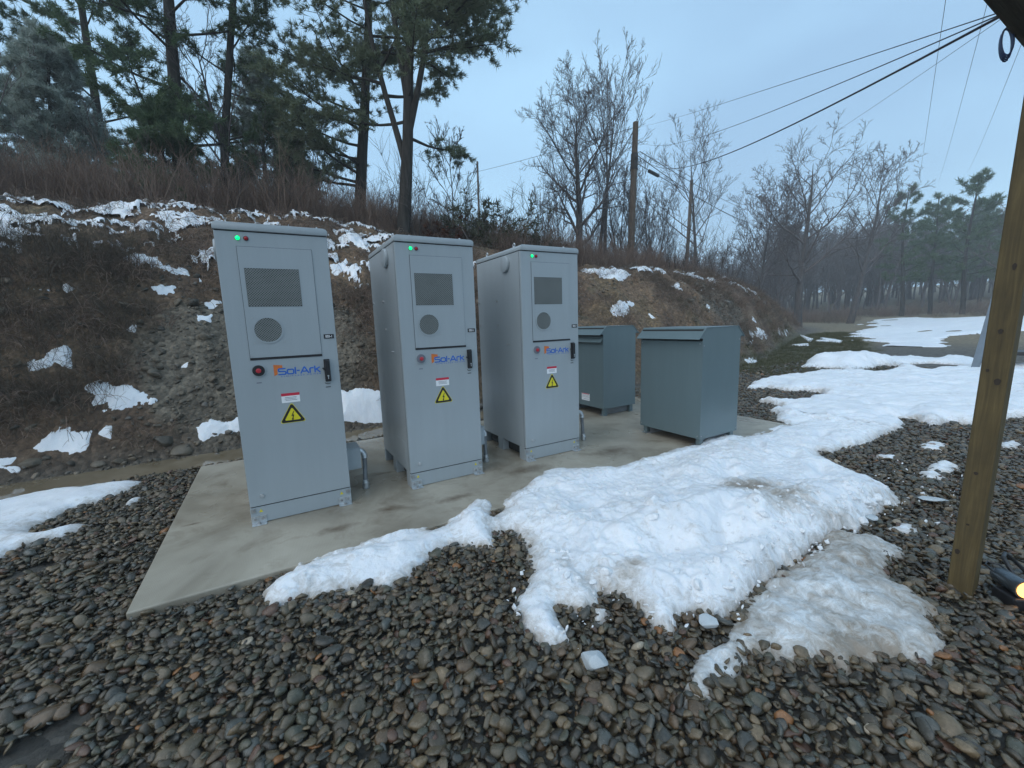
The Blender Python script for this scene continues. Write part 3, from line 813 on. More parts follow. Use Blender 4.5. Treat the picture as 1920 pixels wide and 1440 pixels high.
stones = []
for i in range(12):
    me = stone_mesh('stone', 100 + i, 2, 0.40 if i % 3 else 0.58, 10)
    me.materials.append(MAT['stone']); stones.append(me)
def layer(step, x0, x1, y0, y1, zc, zs, seed):
    r = np.random.default_rng(seed)
    X, Y = np.meshgrid(np.arange(x0, x1, step), np.arange(y0, y1, step))
    X = X + (r.random(X.shape) - 0.5) * step * 1.1; Y = Y + (r.random(X.shape) - 0.5) * step * 1.1
    X, Y = X.ravel(), Y.ravel()
    return np.stack([X, Y, zc + (r.random(X.shape) - 0.5) * zs], 1)
pts = np.concatenate([layer(0.030, -4.5, 9.5, -3.6, 2.6, -0.027, 0.024, 1), layer(0.036, -4.5, 9.5, -3.6, 2.6, -0.050, 0.02, 2),
                      layer(0.075, 9.5, 14, -4.5, 3.0, -0.045, 0.03, 3)])
X, Y = pts[:, 0], pts[:, 1]
inslab = (X > SX0 - 0.012) & (X < SX1 + 0.012) & (Y > SY0 - 0.012) & (Y < SY1 + 0.012)
ok = ~inslab & (Y < toe(X) - 0.88 + 0.12 * (fbm(X, Y, 3, 2, 5) - 0.5) + 2 * sst(3, 5, X)) & (np.hypot(X - CAM[0], Y - CAM[1]) > 0.55)
d_ = (pts - CAM) @ CF
u_ = 960 + FL * ((pts - CAM) @ CR) / np.maximum(d_, 0.05); 
ok &= (d_ > 0.15) & (u_ > -900) & (u_ < 2900)
ok &= sdf(X, Y, NEAR_SNOW) < 0.012
ok &= sdf(X, Y, LEFT_SNOW) < 0.02
ok &= (sdf(X, Y, SLUSH) < 0.04) | (RNG.random(len(X)) < 0.55)
# a few thin spots where grey grit shows through
grit = [(at_ground(60, 1390), 0.22, 0.14), (at_ground(45, 1062), 0.20, 0.10)]
for (c, a, b_) in grit: ok &= g2(X, Y, c[0], c[1], a, b_, 0.5) + 0.35 * (RNG.random(len(X)) - 0.5) < 0.55
pts = pts[ok]
n_ = len(pts)
size = np.clip(RNG.lognormal(math.log(0.0195), 0.36, n_), 0.009, 0.046)
size = np.where(pts[:, 0] > 9.5, size * 1.6, size)
scl = np.stack([size, size * RNG.uniform(0.8, 1.1, n_), size * RNG.uniform(0.8, 1.2, n_)], 1)
rot = np.stack([RNG.normal(0, 0.38, n_), RNG.normal(0, 0.38, n_), RNG.uniform(0, 6.283, n_)], 1)
ix = RNG.integers(0, len(stones), n_)
dep = (pts - CAM) @ CF
vv = 720 - FL * ((pts - CAM) @ CU) / dep; uu = 960 + FL * ((pts - CAM) @ CR) / dep
vis = (uu > 0) & (uu < 1920) & (vv < 1440) & (pts[:, 2] > -0.036) & (sdf(pts[:, 0], pts[:, 1], SLUSH) < -0.02)
score = np.where(vis, size / dep, 0)
top = np.argsort(-score)[:300]
rest = np.ones(n_, bool); rest[top] = False
for k in top:
    so = bpy.data.objects.new('stone', stones[ix[k]])
    COL.objects.link(so)
    so.parent = ground
    so.location = pts[k]; so.rotation_euler = rot[k]; so.scale = scl[k]
o = gn_scatter('gravel', pts[rest], rot[rest], scl[rest], ix[rest], stones)
o.parent = ground
tag(o, kind='stuff')

# rubble on the raw cut and along the ditch
rub = []
for i in range(8):
    me = stone_mesh('rubble', 300 + i, 2, 0.45, 9); me.materials.append(MAT['rubble']); rub.append(me)
P = []
r = np.random.default_rng(44)
cand = np.stack([r.uniform(-4.5, 15.5, 90000), r.uniform(2.5, 6.5, 90000)], 1)
cs = cand[:, 1] - toe(cand[:, 0])
k = np.maximum(np.exp(-(((cand[:, 0] - 0.15) / 1.6) ** 2 + ((cs - 0.75) / 0.9) ** 2)), 0.8 * np.exp(-(((cand[:, 0] - 13.2) / 1.7) ** 2 + ((cs - 1.2) / 0.9) ** 2)))
k = np.maximum(k, 0.5 * np.exp(-((cs + 0.02) / 0.16) ** 2) * sst(4, 2.5, cand[:, 0]))
k = np.maximum(k, 0.10 * sst(-0.1, 0.3, cs) * sst(2.8, 1.8, cs))
cand = cand[(r.random(len(cand)) < k * 0.42) & (cs > -0.25)]
for w_ in PATCH_W: cand = cand[sdf(cand[:, 0], cand[:, 1], w_) < 0.0]
n_ = len(cand)
z = terrain(cand[:, 0], cand[:, 1])
size = np.clip(r.lognormal(math.log(0.021), 0.55, n_), 0.008, 0.12)
o = gn_scatter('rubble', np.stack([cand[:, 0], cand[:, 1], z + size * 0.1], 1), np.stack([r.normal(0.5, 0.35, n_), r.normal(0, 0.35, n_), r.uniform(0, 6.28, n_)], 1),
               np.stack([size, size, size], 1), r.integers(0, len(rub), n_), rub)
o.parent = ground
tag(o, kind='stuff')
ROCKS = [(190, 876, 0.085, 'squarish blue-grey rock standing at the ditch edge'), (226, 868, 0.085, 'pale angular rock beside the squarish blue-grey rock'), (250, 862, 0.05, 'small dark wedge rock right of the pale angular rock'),
         (310, 832, 0.11, 'large flat slate rock at the foot of the bank'), (283, 848, 0.05, 'round grey rock in front of the large flat slate rock'), (60, 872, 0.10, 'mossy rock half sunk in the left ditch bank'),
         (283, 695, 0.045, 'single pale round rock lodged in the rubble slope'), (300, 600, 0.10, 'flat slab rock high on the rubble slope'), (230, 575, 0.09, 'rock slab at the top left of the rubble slope')]
for i, (u, v, s, lab) in enumerate(ROCKS):
    p_ = at_terrain(u, v)
    me = stone_mesh('rock', 500 + i, 3, 0.62, 12); me.materials.append(MAT['rubble'])
    o = link('rock', me); o.location = (p_[0], p_[1], p_[2] + s * 0.3); o.scale = (s, s, s * 0.9); o.rotation_euler = (0.2 * math.sin(i * 3), 0.2 * math.cos(i * 5), i * 1.3)
    tag(o, lab, 'rock')
def ice_piece(u, v, s, flat, lab, seed, z=0.0):
    p_ = at_ground(u, v, z)
    me = stone_mesh('ice_chunk', seed, 3, flat, 14); me.materials.append(MAT['ice'])
    for po in me.polygons: po.use_smooth = False
    o = link('ice_chunk', me); o.location = (p_[0], p_[1], z + s * flat * 0.35); o.scale = (s, s, s); o.rotation_euler = (0.12, -0.1, seed)
    tag(o, lab, 'ice')
ice_piece(1113, 1243, 0.058, 0.55, 'palm-sized lump of clear ice alone on the dark gravel', 71)
ice_piece(1750, 937, 0.085, 0.18, 'long thin pane of ice on the gravel left of the timber post', 72)
ice_piece(1632, 972, 0.06, 0.3, 'small ice slab fallen from the snow edge', 73)
ice_piece(1330, 1168, 0.05, 0.35, 'flat piece of ice between the snow bank and the slush', 74)

# crumbs and clods of snow broken off along the thawing edge
clod = []
for i in range(5):
    me = stone_mesh('clod', 800 + i, 2, 0.38, 16); me.materials.append(MAT['clod']); clod.append(me)
r = np.random.default_rng(61); P = []
edge_px = [(1690, 945), (1640, 968), (1600, 992), (1560, 1004), (1520, 1034), (1490, 1054), (1440, 1090), (1400, 1116), (1380, 1136), (1350, 1158), (1300, 1150), (1262, 1184), (1200, 1142), (1117, 1106), (1125, 1134), (1067, 1196), (1029, 1214), (962, 1136), (998, 1068)]
E_ = np.array(px_ground(edge_px, -0.02))
for a, b_ in zip(E_, E_[1:]):
    for _ in range(int(4 * np.linalg.norm(b_ - a) / 0.15) + 1):
        t = r.random(); P.append(a + (b_ - a) * t + r.normal(size=2) * 0.035)
for _ in range(60): P.append(np.array([r.uniform(3.6, 5.2), r.uniform(-2.6, -2.0)]))
P = np.array(P); sz = np.clip(r.lognormal(math.log(0.008), 0.55, len(P)), 0.003, 0.028)
o = gn_scatter('snow_clods', np.stack([P[:, 0], P[:, 1], -0.012 + 0.02 * r.random(len(P))], 1), r.uniform(0, 6.28, (len(P), 3)), np.stack([sz] * 3, 1), r.integers(0, 5, len(P)), clod)
tag(o, 'crumbs of broken snow along the thawing edge', 'snow', kind='stuff')
from mathutils.bvhtree import BVHTree
bvh = BVHTree.FromPolygons([v.co[:] for v in near_snow_mesh.vertices], [p_.vertices[:] for p_ in near_snow_mesh.polygons])
P, Nn = [], []
zones = [(Pg(1520, 1000), 0.40, 0.16, 90), (Pg(1330, 1110), 0.25, 0.10, 40), (Pg(1420, 1060), 0.25, 0.10, 50), (Pg(1620, 950), 0.22, 0.10, 50), (Pg(1180, 1000), 0.5, 0.3, 40), (Pg(1050, 1060), 0.1, 0.15, 25)]
for (c, a, b_, k) in zones:
    for _ in range(k):
        x_, y_ = c[0] + r.normal() * a, c[1] + r.normal() * b_
        hit = bvh.ray_cast(Vector((x_, y_, 2)), Vector((0, 0, -1)))
        if hit[0] is not None and hit[0].z > 0.0: P.append(hit[0][:])
P = np.array(P); sz = np.clip(r.lognormal(math.log(0.016), 0.55, len(P)), 0.006, 0.055)
for me in clod:
    for po in me.polygons: po.use_smooth = False
o = gn_scatter('snow_chunks', P - np.array([0, 0, 0.003]), r.uniform(0, 6.28, (len(P), 3)) * np.array([0.12, 0.12, 1]), np.stack([sz, sz, sz * 1.4], 1), r.integers(0, 5, len(P)), clod)
tag(o, 'small angular lumps of refrozen snow on the bank', 'snow', kind='stuff')

# ------------------------------------------------------------------ cabinets
CW, CD, CH = 0.685, 0.945, 2.10
def text_mesh(body, size, sx=1.0, offset=0.0, extrude=0.0004):
    cu = bpy.data.curves.new('txt', 'FONT')
    cu.body = body; cu.size = size; cu.extrude = extrude; cu.offset = offset
    cu.resolution_u = 3
    t = bpy.data.objects.new('txt', cu); COL.objects.link(t)
    bpy.context.view_layer.update()
    me = bpy.data.meshes.new_from_object(t.evaluated_get(bpy.context.evaluated_depsgraph_get()))
    bpy.data.objects.remove(t, do_unlink=True); bpy.data.curves.remove(cu)
    V = np.array([v.co[:] for v in me.vertices])
    V[:, 0] *= sx
    # stand the lettering up in the x-z plane, facing -y
    W = np.stack([V[:, 0] - V[:, 0].min(), -V[:, 2], V[:, 1]], 1)
    me.vertices.foreach_set('co', W.astype(np.float32).ravel()); me.update()
    me.materials.clear()
    return me
def lattice(inside_line, w, y0, y1, pitch, ext):
    """two crossing families of flat diagonal strips; inside_line(c, k) gives the clipped span of strip c in family k"""
    b = BM()
    for fam in (0, 1):
        c = -ext
        while c < ext:
            seg = inside_line(c, fam)
            c += pitch
            if not seg: continue
            (xa, za), (xb, zb) = seg
            L = math.hypot(xb - xa, zb - za)
            if L < w: continue
            nx, nz = -(zb - za) / L * w / 2, (xb - xa) / L * w / 2
            yy = y0 if fam == 0 else y1
            vs = [b.bm.verts.new(p) for p in ((xa + nx, yy, za + nz), (xb + nx, yy, zb + nz), (xb - nx, yy, zb - nz), (xa - nx, yy, za - nz))]
            b.bm.faces.new(vs)
    return b
def clip_rect(x0, x1, z0, z1):
    cx, cz = (x0 + x1) / 2, (z0 + z1) / 2
    def f(c, fam):
        s = 1 if fam == 0 else -1                  # line: z - cz = s*(x - cx) + c
        ts = []
        for x in (x0, x1):
            z = cz + s * (x - cx) + c
            if z0 <= z <= z1: ts.append((x, z))
        for z in (z0, z1):
            x = cx + (z - cz - c) / s
            if x0 < x < x1: ts.append((x, z))
        ts = sorted(set(ts))
        return (ts[0], ts[-1]) if len(ts) >= 2 else None
    return f
def clip_circ(cx, cz, r):
    def f(c, fam):
        s = 1 if fam == 0 else -1
        h = abs(c) / math.sqrt(2)
        if h >= r: return None
        L = math.sqrt(r * r - h * h) / math.sqrt(2)
        mx_, mz = -s * c / 2, c / 2
        return ((cx + mx_ - L, cz + mz - s * L), (cx + mx_ + L, cz + mz + s * L))
    return f
CACHE = {}
def cached(key, fn):
    if key not in CACHE: CACHE[key] = fn()
    return CACHE[key]
def tri_pts(s, c=(0.3365, 0.762)):
    return [(c[0] + s * math.cos(a), c[1] + s * math.sin(a)) for a in (math.pi / 2, math.pi / 2 + 2.0944, math.pi / 2 + 4.18879)]
def round_tri(s, r, c=(0.3365, 0.7625)):
    base = tri_pts(s - 2 * r, c); out = []
    for i, (x, z) in enumerate(base):
        a0 = math.pi / 2 + 2.0944 * i
        for k in range(-3, 4): out.append((x + 2 * r * 0.55 * math.cos(a0 + k * 0.35), z + 2 * r * 0.55 * math.sin(a0 + k * 0.35)))
    return out
LETTERS = {  # centre-line strokes in units of the capital height
 'S': (1.25, [[(1.15, 0.93), (0.22, 0.93), (0.08, 0.86), (0.06, 0.66), (0.16, 0.53), (1.05, 0.48), (1.18, 0.38), (1.18, 0.16), (1.06, 0.06), (0.04, 0.06)]]),
 'o': (1.15, [[(0.22, 0.74), (0.92, 0.74), (1.06, 0.62), (1.06, 0.18), (0.92, 0.06), (0.22, 0.06), (0.08, 0.18), (0.08, 0.62), (0.22, 0.74)]]),
 'l': (0.25, [[(0.10, 0.0), (0.10, 1.0)]]),
 '-': (0.45, [[(0.02, 0.48), (0.40, 0.48)]]),
 'A': (1.35, [[(0.04, 0.0), (0.62, 0.94), (0.72, 0.94), (1.30, 0.0)], [(0.36, 0.30), (1.0, 0.30)]]),
 'r': (0.72, [[(0.10, 0.0), (0.10, 0.58), (0.24, 0.74), (0.68, 0.74)]]),
 'k': (0.95, [[(0.10, 0.0), (0.10, 1.0)], [(0.90, 0.78), (0.14, 0.40)], [(0.36, 0.46), (0.92, 0.0)]])}
def logo_mesh():
    b = BM(); x = 0.0; w_ = 0.085
    total = sum(LETTERS[c][0] + 0.10 for c in 'Sol-Ark'); k = 0.278 / total; hz_ = 0.047
    for c in 'Sol-Ark':
        for n_, st in enumerate(LETTERS[c][1]):
            P = [Vector(((x + a) * k, 0, b_ * hz_)) for a, b_ in st]
            for q, (s, e) in enumerate(zip(P, P[1:])):
                d = (e - s).normalized(); s2, e2 = s - d * 0.0016, e + d * 0.0016
                nrm = Vector((-d.z, 0, d.x)) * 0.0044
                y0 = 0.0006 + 0.00002 * q + 0.0001 * n_
                vs = [b.bm.verts.new(p + Vector((0, -y0 + 0.0006, 0))) for p in (s2 + nrm, e2 + nrm, e2 - nrm, s2 - nrm)]
                b.bm.faces.new(vs)
        x += LETTERS[c][0] + 0.10
    return b.mesh('logo_lettering')
def cabinet(loc, label, num, lit=True):
    root = empty('battery_cabinet', loc)
    tag(root, label, 'cabinet', 'battery cabinets on the pad')
    def put(key, name, mat, fn, parent=root, bevel=0.0, seg=2, sm=None):
        me = cached(key, lambda: fn().mesh(name, bevel, seg))
        o = link(name, me, mat, parent)
        if sm: auto_smooth(o, sm)
        return o
    W, D = CW, CD
    # shell and skids
    put('shell', 'shell', MAT['cabinet'], lambda: BM().box(0, W, 0.024, D, 0.131, 2.046), bevel=0.004)
    put('lid', 'lid', MAT['cabinet_lid'], lambda: BM().prism([(-0.004, 2.052), (W + 0.004, 2.052), (W + 0.004, 2.082), (W - 0.006, 2.096), (W - 0.024, 2.102), (0.024, 2.102), (0.006, 2.096), (-0.004, 2.082)], 'y', -0.012, D + 0.004), bevel=0.004, sm=40)
    put('lidgap', 'lid_gasket', MAT['dark'], lambda: BM().box(0.006, W - 0.006, 0.004, D - 0.006, 2.0462, 2.0522))
    pl = put('plinth', 'plinth', MAT['cabinet'], lambda: BM().box(0.0, W, 0.006, 0.03, 0.004, 0.124), bevel=0.0025)
    for k, bb in enumerate(((0.0, 0.03, 0.031, 0.125), (W - 0.03, W, 0.031, 0.125), (0.0, W, 0.475, 0.585), (0.0, W, D - 0.045, D))):
        put('leg%d' % k, 'skid_leg', MAT['cabinet'], lambda bb=bb: BM().box(*bb, 0.0, 0.1305), bevel=0.0025)
    put('openshade', 'opening_shade_block', MAT['inside'], lambda: BM().box(0.07, W - 0.07, 0.14, D - 0.06, 0.012, 0.1285))  # dark block added so the fork openings look shaded inside
    put('plinthgap', 'plinth_gap', MAT['dark'], lambda: BM().box(0.004, W - 0.004, 0.012, 0.03, 0.1242, 0.1307), pl)
    # door with its hatch
    door = put('door', 'door', MAT['cabinet'], lambda: BM().box(0.002, W - 0.002, 0.0, 0.0235, 0.132, 2.0455), bevel=0.003)
    put('hatchgap', 'hatch_seal_and_shade', MAT['dark'], lambda: BM().box(0.1165, 0.5745, -0.0012, -0.0002, 1.1985, 1.951).box(0.1165, 0.5745, -0.0035, -0.0014, 1.184, 1.1992), door)  # seal frame, plus a dark strip painting in the shaded recess below
    hatch = put('hatch', 'hatch', MAT['cabinet'], lambda: BM().box(0.1187, 0.5723, -0.0048, -0.0013, 1.2005, 1.9488), door)
    put('vback', 'vent_shade_plate', MAT['inside'], lambda: BM().box(0.1465, 0.4765, -0.0062, -0.005, 1.5515, 1.8085).cyl((0.246, 1.390), 0.089, 'y', -0.0064, -0.005, 40), hatch)  # raised dark plates standing in for the shaded space behind the grilles
    put('vgrille', 'vent_grille', MAT['mesh'], lambda: lattice(clip_rect(0.148, 0.475, 1.553, 1.807), 0.0046, -0.0072, -0.0078, 0.0165, 0.7), door)
    put('fgrille', 'fan_grille', MAT['mesh'], lambda: lattice(clip_circ(0.246, 1.390, 0.084), 0.0046, -0.0074, -0.0080, 0.0165, 0.3), door)
    put('fring', 'fan_ring', MAT['galv'] if False else MAT['cabinet'], lambda: BM().ring((0.246, 1.390), 0.0835, 0.0935, 'y', -0.010, -0.005, 48), door, sm=40)
    for k, (x, z) in enumerate(((0.158, 1.475), (0.338, 1.475), (0.34, 1.302), (0.156, 1.302), (0.13, 1.212), (0.56, 1.212))):
        put('hs%d' % k, 'screw', MAT['bolt'], lambda x=x, z=z: BM().cyl((x, z), 0.0045, 'y', -0.0075, -0.0046, 8), door)
    # lamps
    bz = put('bezel', 'lamp_bezel', MAT['black'], lambda: BM().ring((0.131, 2.003), 0.0125, 0.0155, 'y', -0.005, 0.0, 20).ring((0.179, 2.003), 0.0125, 0.0155, 'y', -0.005, 0.0, 20), door)
    def dome(x, z, r):
        b = BM()
        bmesh.ops.create_uvsphere(b.bm, u_segments=16, v_segments=10, radius=r, matrix=Matrix.Translation((x, -0.002, z)))
        return b
    tag(put('gled', 'indicator_lamp', MAT['green_led'], lambda: dome(0.131, 2.003, 0.0145), door, sm=60), 'lit green indicator lamp')
    tag(put('rled', 'indicator_lamp', MAT['redlamp'], lambda: dome(0.179, 2.003, 0.0135), door, sm=60), 'unlit dark red indicator lamp')
    # emergency stop
    es = put('ering%d' % (num == 1), 'stop_button_ring', MAT['black'] if num == 1 else MAT['print'], lambda: BM().cyl((0.158, 1.110), 0.037, 'y', -0.012, 0.0, 32, 0.040), door, sm=40)
    put('ecover', 'stop_button_guard', MAT['cabinet'], lambda: BM().ring((0.158, 1.110), 0.0375, 0.046, 'y', -0.006, 0.0, 32), door, sm=40)
    put('ebtn', 'stop_button', MAT['redknob'], lambda: BM().cyl((0.158, 1.110), 0.017, 'y', -0.026, -0.0125, 24, 0.015), es if False else door, bevel=0.003, sm=40)
    put('elab', 'stop_button_print', MAT['print'], lambda: BM().box(0.137, 0.168, -0.0008, -0.0001, 1.020, 1.0275), door)
    # maker's mark
    put('flag', 'logo_flag', MAT['orange'], lambda: BM().prism([(0.250, 1.143), (0.306, 1.136), (0.306, 1.112), (0.283, 1.115), (0.272, 1.107), (0.272, 1.074), (0.250, 1.062)], 'y', -0.0009, -0.0002), door)
    o = link('logo_lettering', cached('logo', logo_mesh), MAT['blue'], door, (0.276, -0.0016, 1.068))
    for word, x_, wd in (('L I M I T L E S S', 0.292, 0.150), ('P O W E R', 0.462, 0.092)):
        def slog(word=word, wd=wd):
            me = text_mesh(word, 0.012); V = np.array([v.co[:] for v in me.vertices])
            V[:, 0] *= wd / np.ptp(V[:, 0]); me.vertices.foreach_set('co', V.astype(np.float32).ravel()); me.update(); return me
        link('slogan_lettering', cached('slog' + word, slog), MAT['blue'], door, (x_, -0.0008, 1.0515))
    # handle
    h_ = put('handle', 'handle', MAT['black'], lambda: BM().box(0.579, 0.619, -0.018, 0.0, 0.992, 1.160).box(0.585, 0.613, -0.036, -0.0185, 1.000, 1.152).prism([(0.570, 1.102), (0.584, 1.090), (0.588, 1.076), (0.582, 1.070), (0.562, 1.094)], 'y', -0.028, -0.012), door, bevel=0.003)
    put('key', 'keyhole', MAT['galv'], lambda: BM().cyl((0.599, 1.036), 0.0062, 'y', -0.039, -0.0365, 14).box(0.5965, 0.6015, -0.0382, -0.0365, 1.012, 1.030), h_)
    put('harc', 'handle_print', MAT['black'], lambda: BM().prism([(0.575 + 0.0, 0.984), (0.586, 0.976), (0.600, 0.974), (0.614, 0.978), (0.614, 0.975), (0.600, 0.969), (0.584, 0.971), (0.573, 0.980)], 'y', -0.0009, -0.0002).box(0.577, 0.612, -0.0009, -0.0002, 0.945, 0.9515), door)
    # labels
    lb = put('warn', 'warning_label', MAT['white'], lambda: BM().box(0.277, 0.396, -0.0009, -0.0002, 0.862, 0.911), door)
    put('warnr', 'label_band', MAT['redlab'], lambda: BM().box(0.277, 0.396, -0.0010, -0.0002, 0.9112, 0.931), door)
    put('warnt', 'label_print', MAT['print'], lambda: BM().box(0.300, 0.375, -0.0015, -0.0010, 0.898, 0.9012).box(0.297, 0.372, -0.0015, -0.0010, 0.888, 0.8912).box(0.302, 0.378, -0.0015, -0.0010, 0.878, 0.8812), lb)
    tr = put('tri0', 'shock_sign', MAT['yellow'], lambda: BM().prism(round_tri(0.100, 0.010), 'y', -0.0009, -0.0002), door)
    put('tri1', 'sign_border', MAT['black'], lambda: BM().prism(round_tri(0.094, 0.010), 'y', -0.0016, -0.0010), tr)
    put('tri2', 'sign_field', MAT['yellow'], lambda: BM().prism(round_tri(0.062, 0.006), 'y', -0.0023, -0.0017), tr)
    bolt_pts = [(0.345, 0.797), (0.326, 0.760), (0.337, 0.762), (0.331, 0.741), (0.326, 0.743), (0.333, 0.729), (0.344, 0.740), (0.338, 0.741), (0.347, 0.772), (0.337, 0.769), (0.350, 0.797)]
    put('tri3', 'sign_bolt', MAT['black'], lambda: BM().prism(bolt_pts, 'y', -0.0030, -0.0024), tr)
    tg = put('tagp', 'number_plate', MAT['black'], lambda: BM().box(0.598, 0.667, -0.0025, -0.0002, 1.312, 1.344), door)
    def num_mesh():
        me = text_mesh('ESS-%d' % num, 0.024, 1.0, 0.0006); V = np.array([v.co[:] for v in me.vertices])
        V[:, 0] *= 0.044 / np.ptp(V[:, 0]); me.vertices.foreach_set('co', V.astype(np.float32).ravel()); me.update(); return me
    link('plate_lettering', num_mesh(), MAT['white'], tg, (0.610, -0.0032, 1.320))
    put('lock', 'lock_knob', MAT['galv'], lambda: BM().cyl((0.086, 0.206), 0.012, 'y', -0.010, 0.0, 18, 0.014), door, sm=40)
    # anchor brackets with bolts
    for s, x0 in (('l', 0.002), ('r', CW - 0.098)):
        br = put('brk' + s, 'anchor_bracket', MAT['galv'], lambda x0=x0: BM().box(x0, x0 + 0.094, 0.0005, 0.0052, 0.004, 0.060).box(x0, x0 + 0.094, -0.042, 0.0, 0.0012, 0.0055), bevel=0.0012)
        put('brb' + s, 'anchor_bolt', MAT['bolt'], lambda x0=x0: BM().cyl((x0 + 0.024, 0.038), 0.010, 'y', -0.008, 0.0, 6).cyl((x0 + 0.070, 0.038), 0.010, 'y', -0.008, 0.0, 6).cyl((x0 + 0.047, -0.022), 0.011, 'z', 0.0056, 0.019, 6), br)
        ox = x0 + (0.018 if s == 'l' else 0.076); yx = x0 + (0.064 if s == 'l' else 0.028)
        put('bru' + s, 'plinth_bolt', MAT['bolt'], lambda ox=ox: BM().box(ox - 0.014, ox + 0.014, 0.003, 0.0056, 0.086, 0.114).cyl((ox, 0.100), 0.010, 'y', -0.005, 0.003, 6), pl)
        put('yst' + s, 'earth_sticker', MAT['yellow'], lambda yx=yx: BM().prism([(yx - 0.012, 0.083), (yx + 0.012, 0.083), (yx, 0.106)], 'y', 0.0048, 0.0056), pl)
    # lifting eyes
    for k, (x, y) in enumerate(((0.045, 0.18), (0.045, 0.76), (CW - 0.045, 0.18), (CW - 0.045, 0.76))):
        def eye(x=x, y=y):
            b = BM(); b.cyl((x, y), 0.014, 'z', 2.1022, 2.112, 10)
            pts_ = [(x, y + 0.017 * math.cos(a), 2.128 + 0.017 * math.sin(a)) for a in np.linspace(0, 2 * math.pi, 13)]
            b.tube(pts_, 0.0055, 6); return b
        put('eye%d' % k, 'lifting_eye', MAT['galv'], eye, sm=50)
    # left flank
    put('cap', 'vent_cap', MAT['cabinet'], lambda: BM().cyl((0.278, 1.960), 0.078, 'x', -0.026, 0.0, 36, 0.080), bevel=0.004, sm=40)
    for k, (y, z) in enumerate(((0.49, 1.61), (0.905, 1.615), (0.48, 1.36), (0.905, 1.36), (0.30, 1.165), (0.255, 1.165))):
        put('sb%d' % k, 'side_bolt', MAT['bolt'], lambda y=y, z=z, k=k: BM().cyl((y, z), 0.011 if k < 4 else 0.006, 'x', -0.008, 0.0, 6), sm=0)
    put('acc', 'access_panel', MAT['cabinet'], lambda: BM().box(-0.0018, -0.0002, 0.10, 0.36, 0.15, 0.39))
    put('seam', 'corner_seam', MAT['dark'], lambda: BM().box(-0.0006, -0.0001, 0.0242, 0.0262, 0.14, 2.04))
    return root
cabinet((0, 0, 0), 'leftmost grey battery cabinet, nearest, seen square from the front', 1)
cabinet((1.170, 0.0, 0), 'middle grey battery cabinet of the three on the pad', 2)
cabinet((2.347, 0.02, 0), 'grey battery cabinet beside the two low transformer boxes', 3)

def junction(x, y, label, droop):
    root = empty('junction_box', (x, y, 0))
    tag(root, label, 'junction box', 'conduit boxes on the cabinet sides')
    BM().box(0.0015, 0.128, 0.20, 0.42, 0.20, 0.375).add('box', MAT['cabinet'], root, bevel=0.004)
    BM().box(0.0012, 0.131, 0.197, 0.423, 0.3755, 0.381).add('cover', MAT['cabinet'], root, bevel=0.002)
    E_ = lambda L: [(a + (droop if a > 0.1301 else 0), b_, c) for a, b_, c in L]
    pts_ = E_([(0.128, 0.30, 0.325), (0.150, 0.298, 0.324), (0.165, 0.294, 0.310), (0.170, 0.288, 0.285), (0.168, 0.280, 0.20), (0.160, 0.262, 0.12), (0.156, 0.25, 0.06), (0.156, 0.245, 0.0)])
    c_ = BM().tube(pts_, 0.019, 12).add('conduit', MAT['conduit'], root); auto_smooth(c_, 50)
    f_ = BM().tube(E_([(0.130, 0.30, 0.325), (0.146, 0.2985, 0.325), (0.163, 0.2945, 0.313), (0.171, 0.288, 0.286), (0.1705, 0.286, 0.262)]), [0.026, 0.024, 0.024, 0.024, 0.027], 14).add('fitting', MAT['galv'], root); auto_smooth(f_, 50)
    g_ = BM().tube(E_([(0.157, 0.252, 0.075), (0.156, 0.249, 0.05), (0.156, 0.246, 0.048), (0.156, 0.245, 0.003)]), [0.024, 0.024, 0.029, 0.029], 14).add('fitting', MAT['galv'], root); auto_smooth(g_, 50)
    return root
junction(CW, 0.0, 'junction box with bent conduit on the right side of the leftmost cabinet', 0)
junction(1.170 + CW, 0.0, 'junction box in the gap between the middle cabinet and its right neighbour', 0)
junction(2.347 + CW, 0.02, 'conduit curving to the pad beside the cabinet nearest the transformers', 0.10)

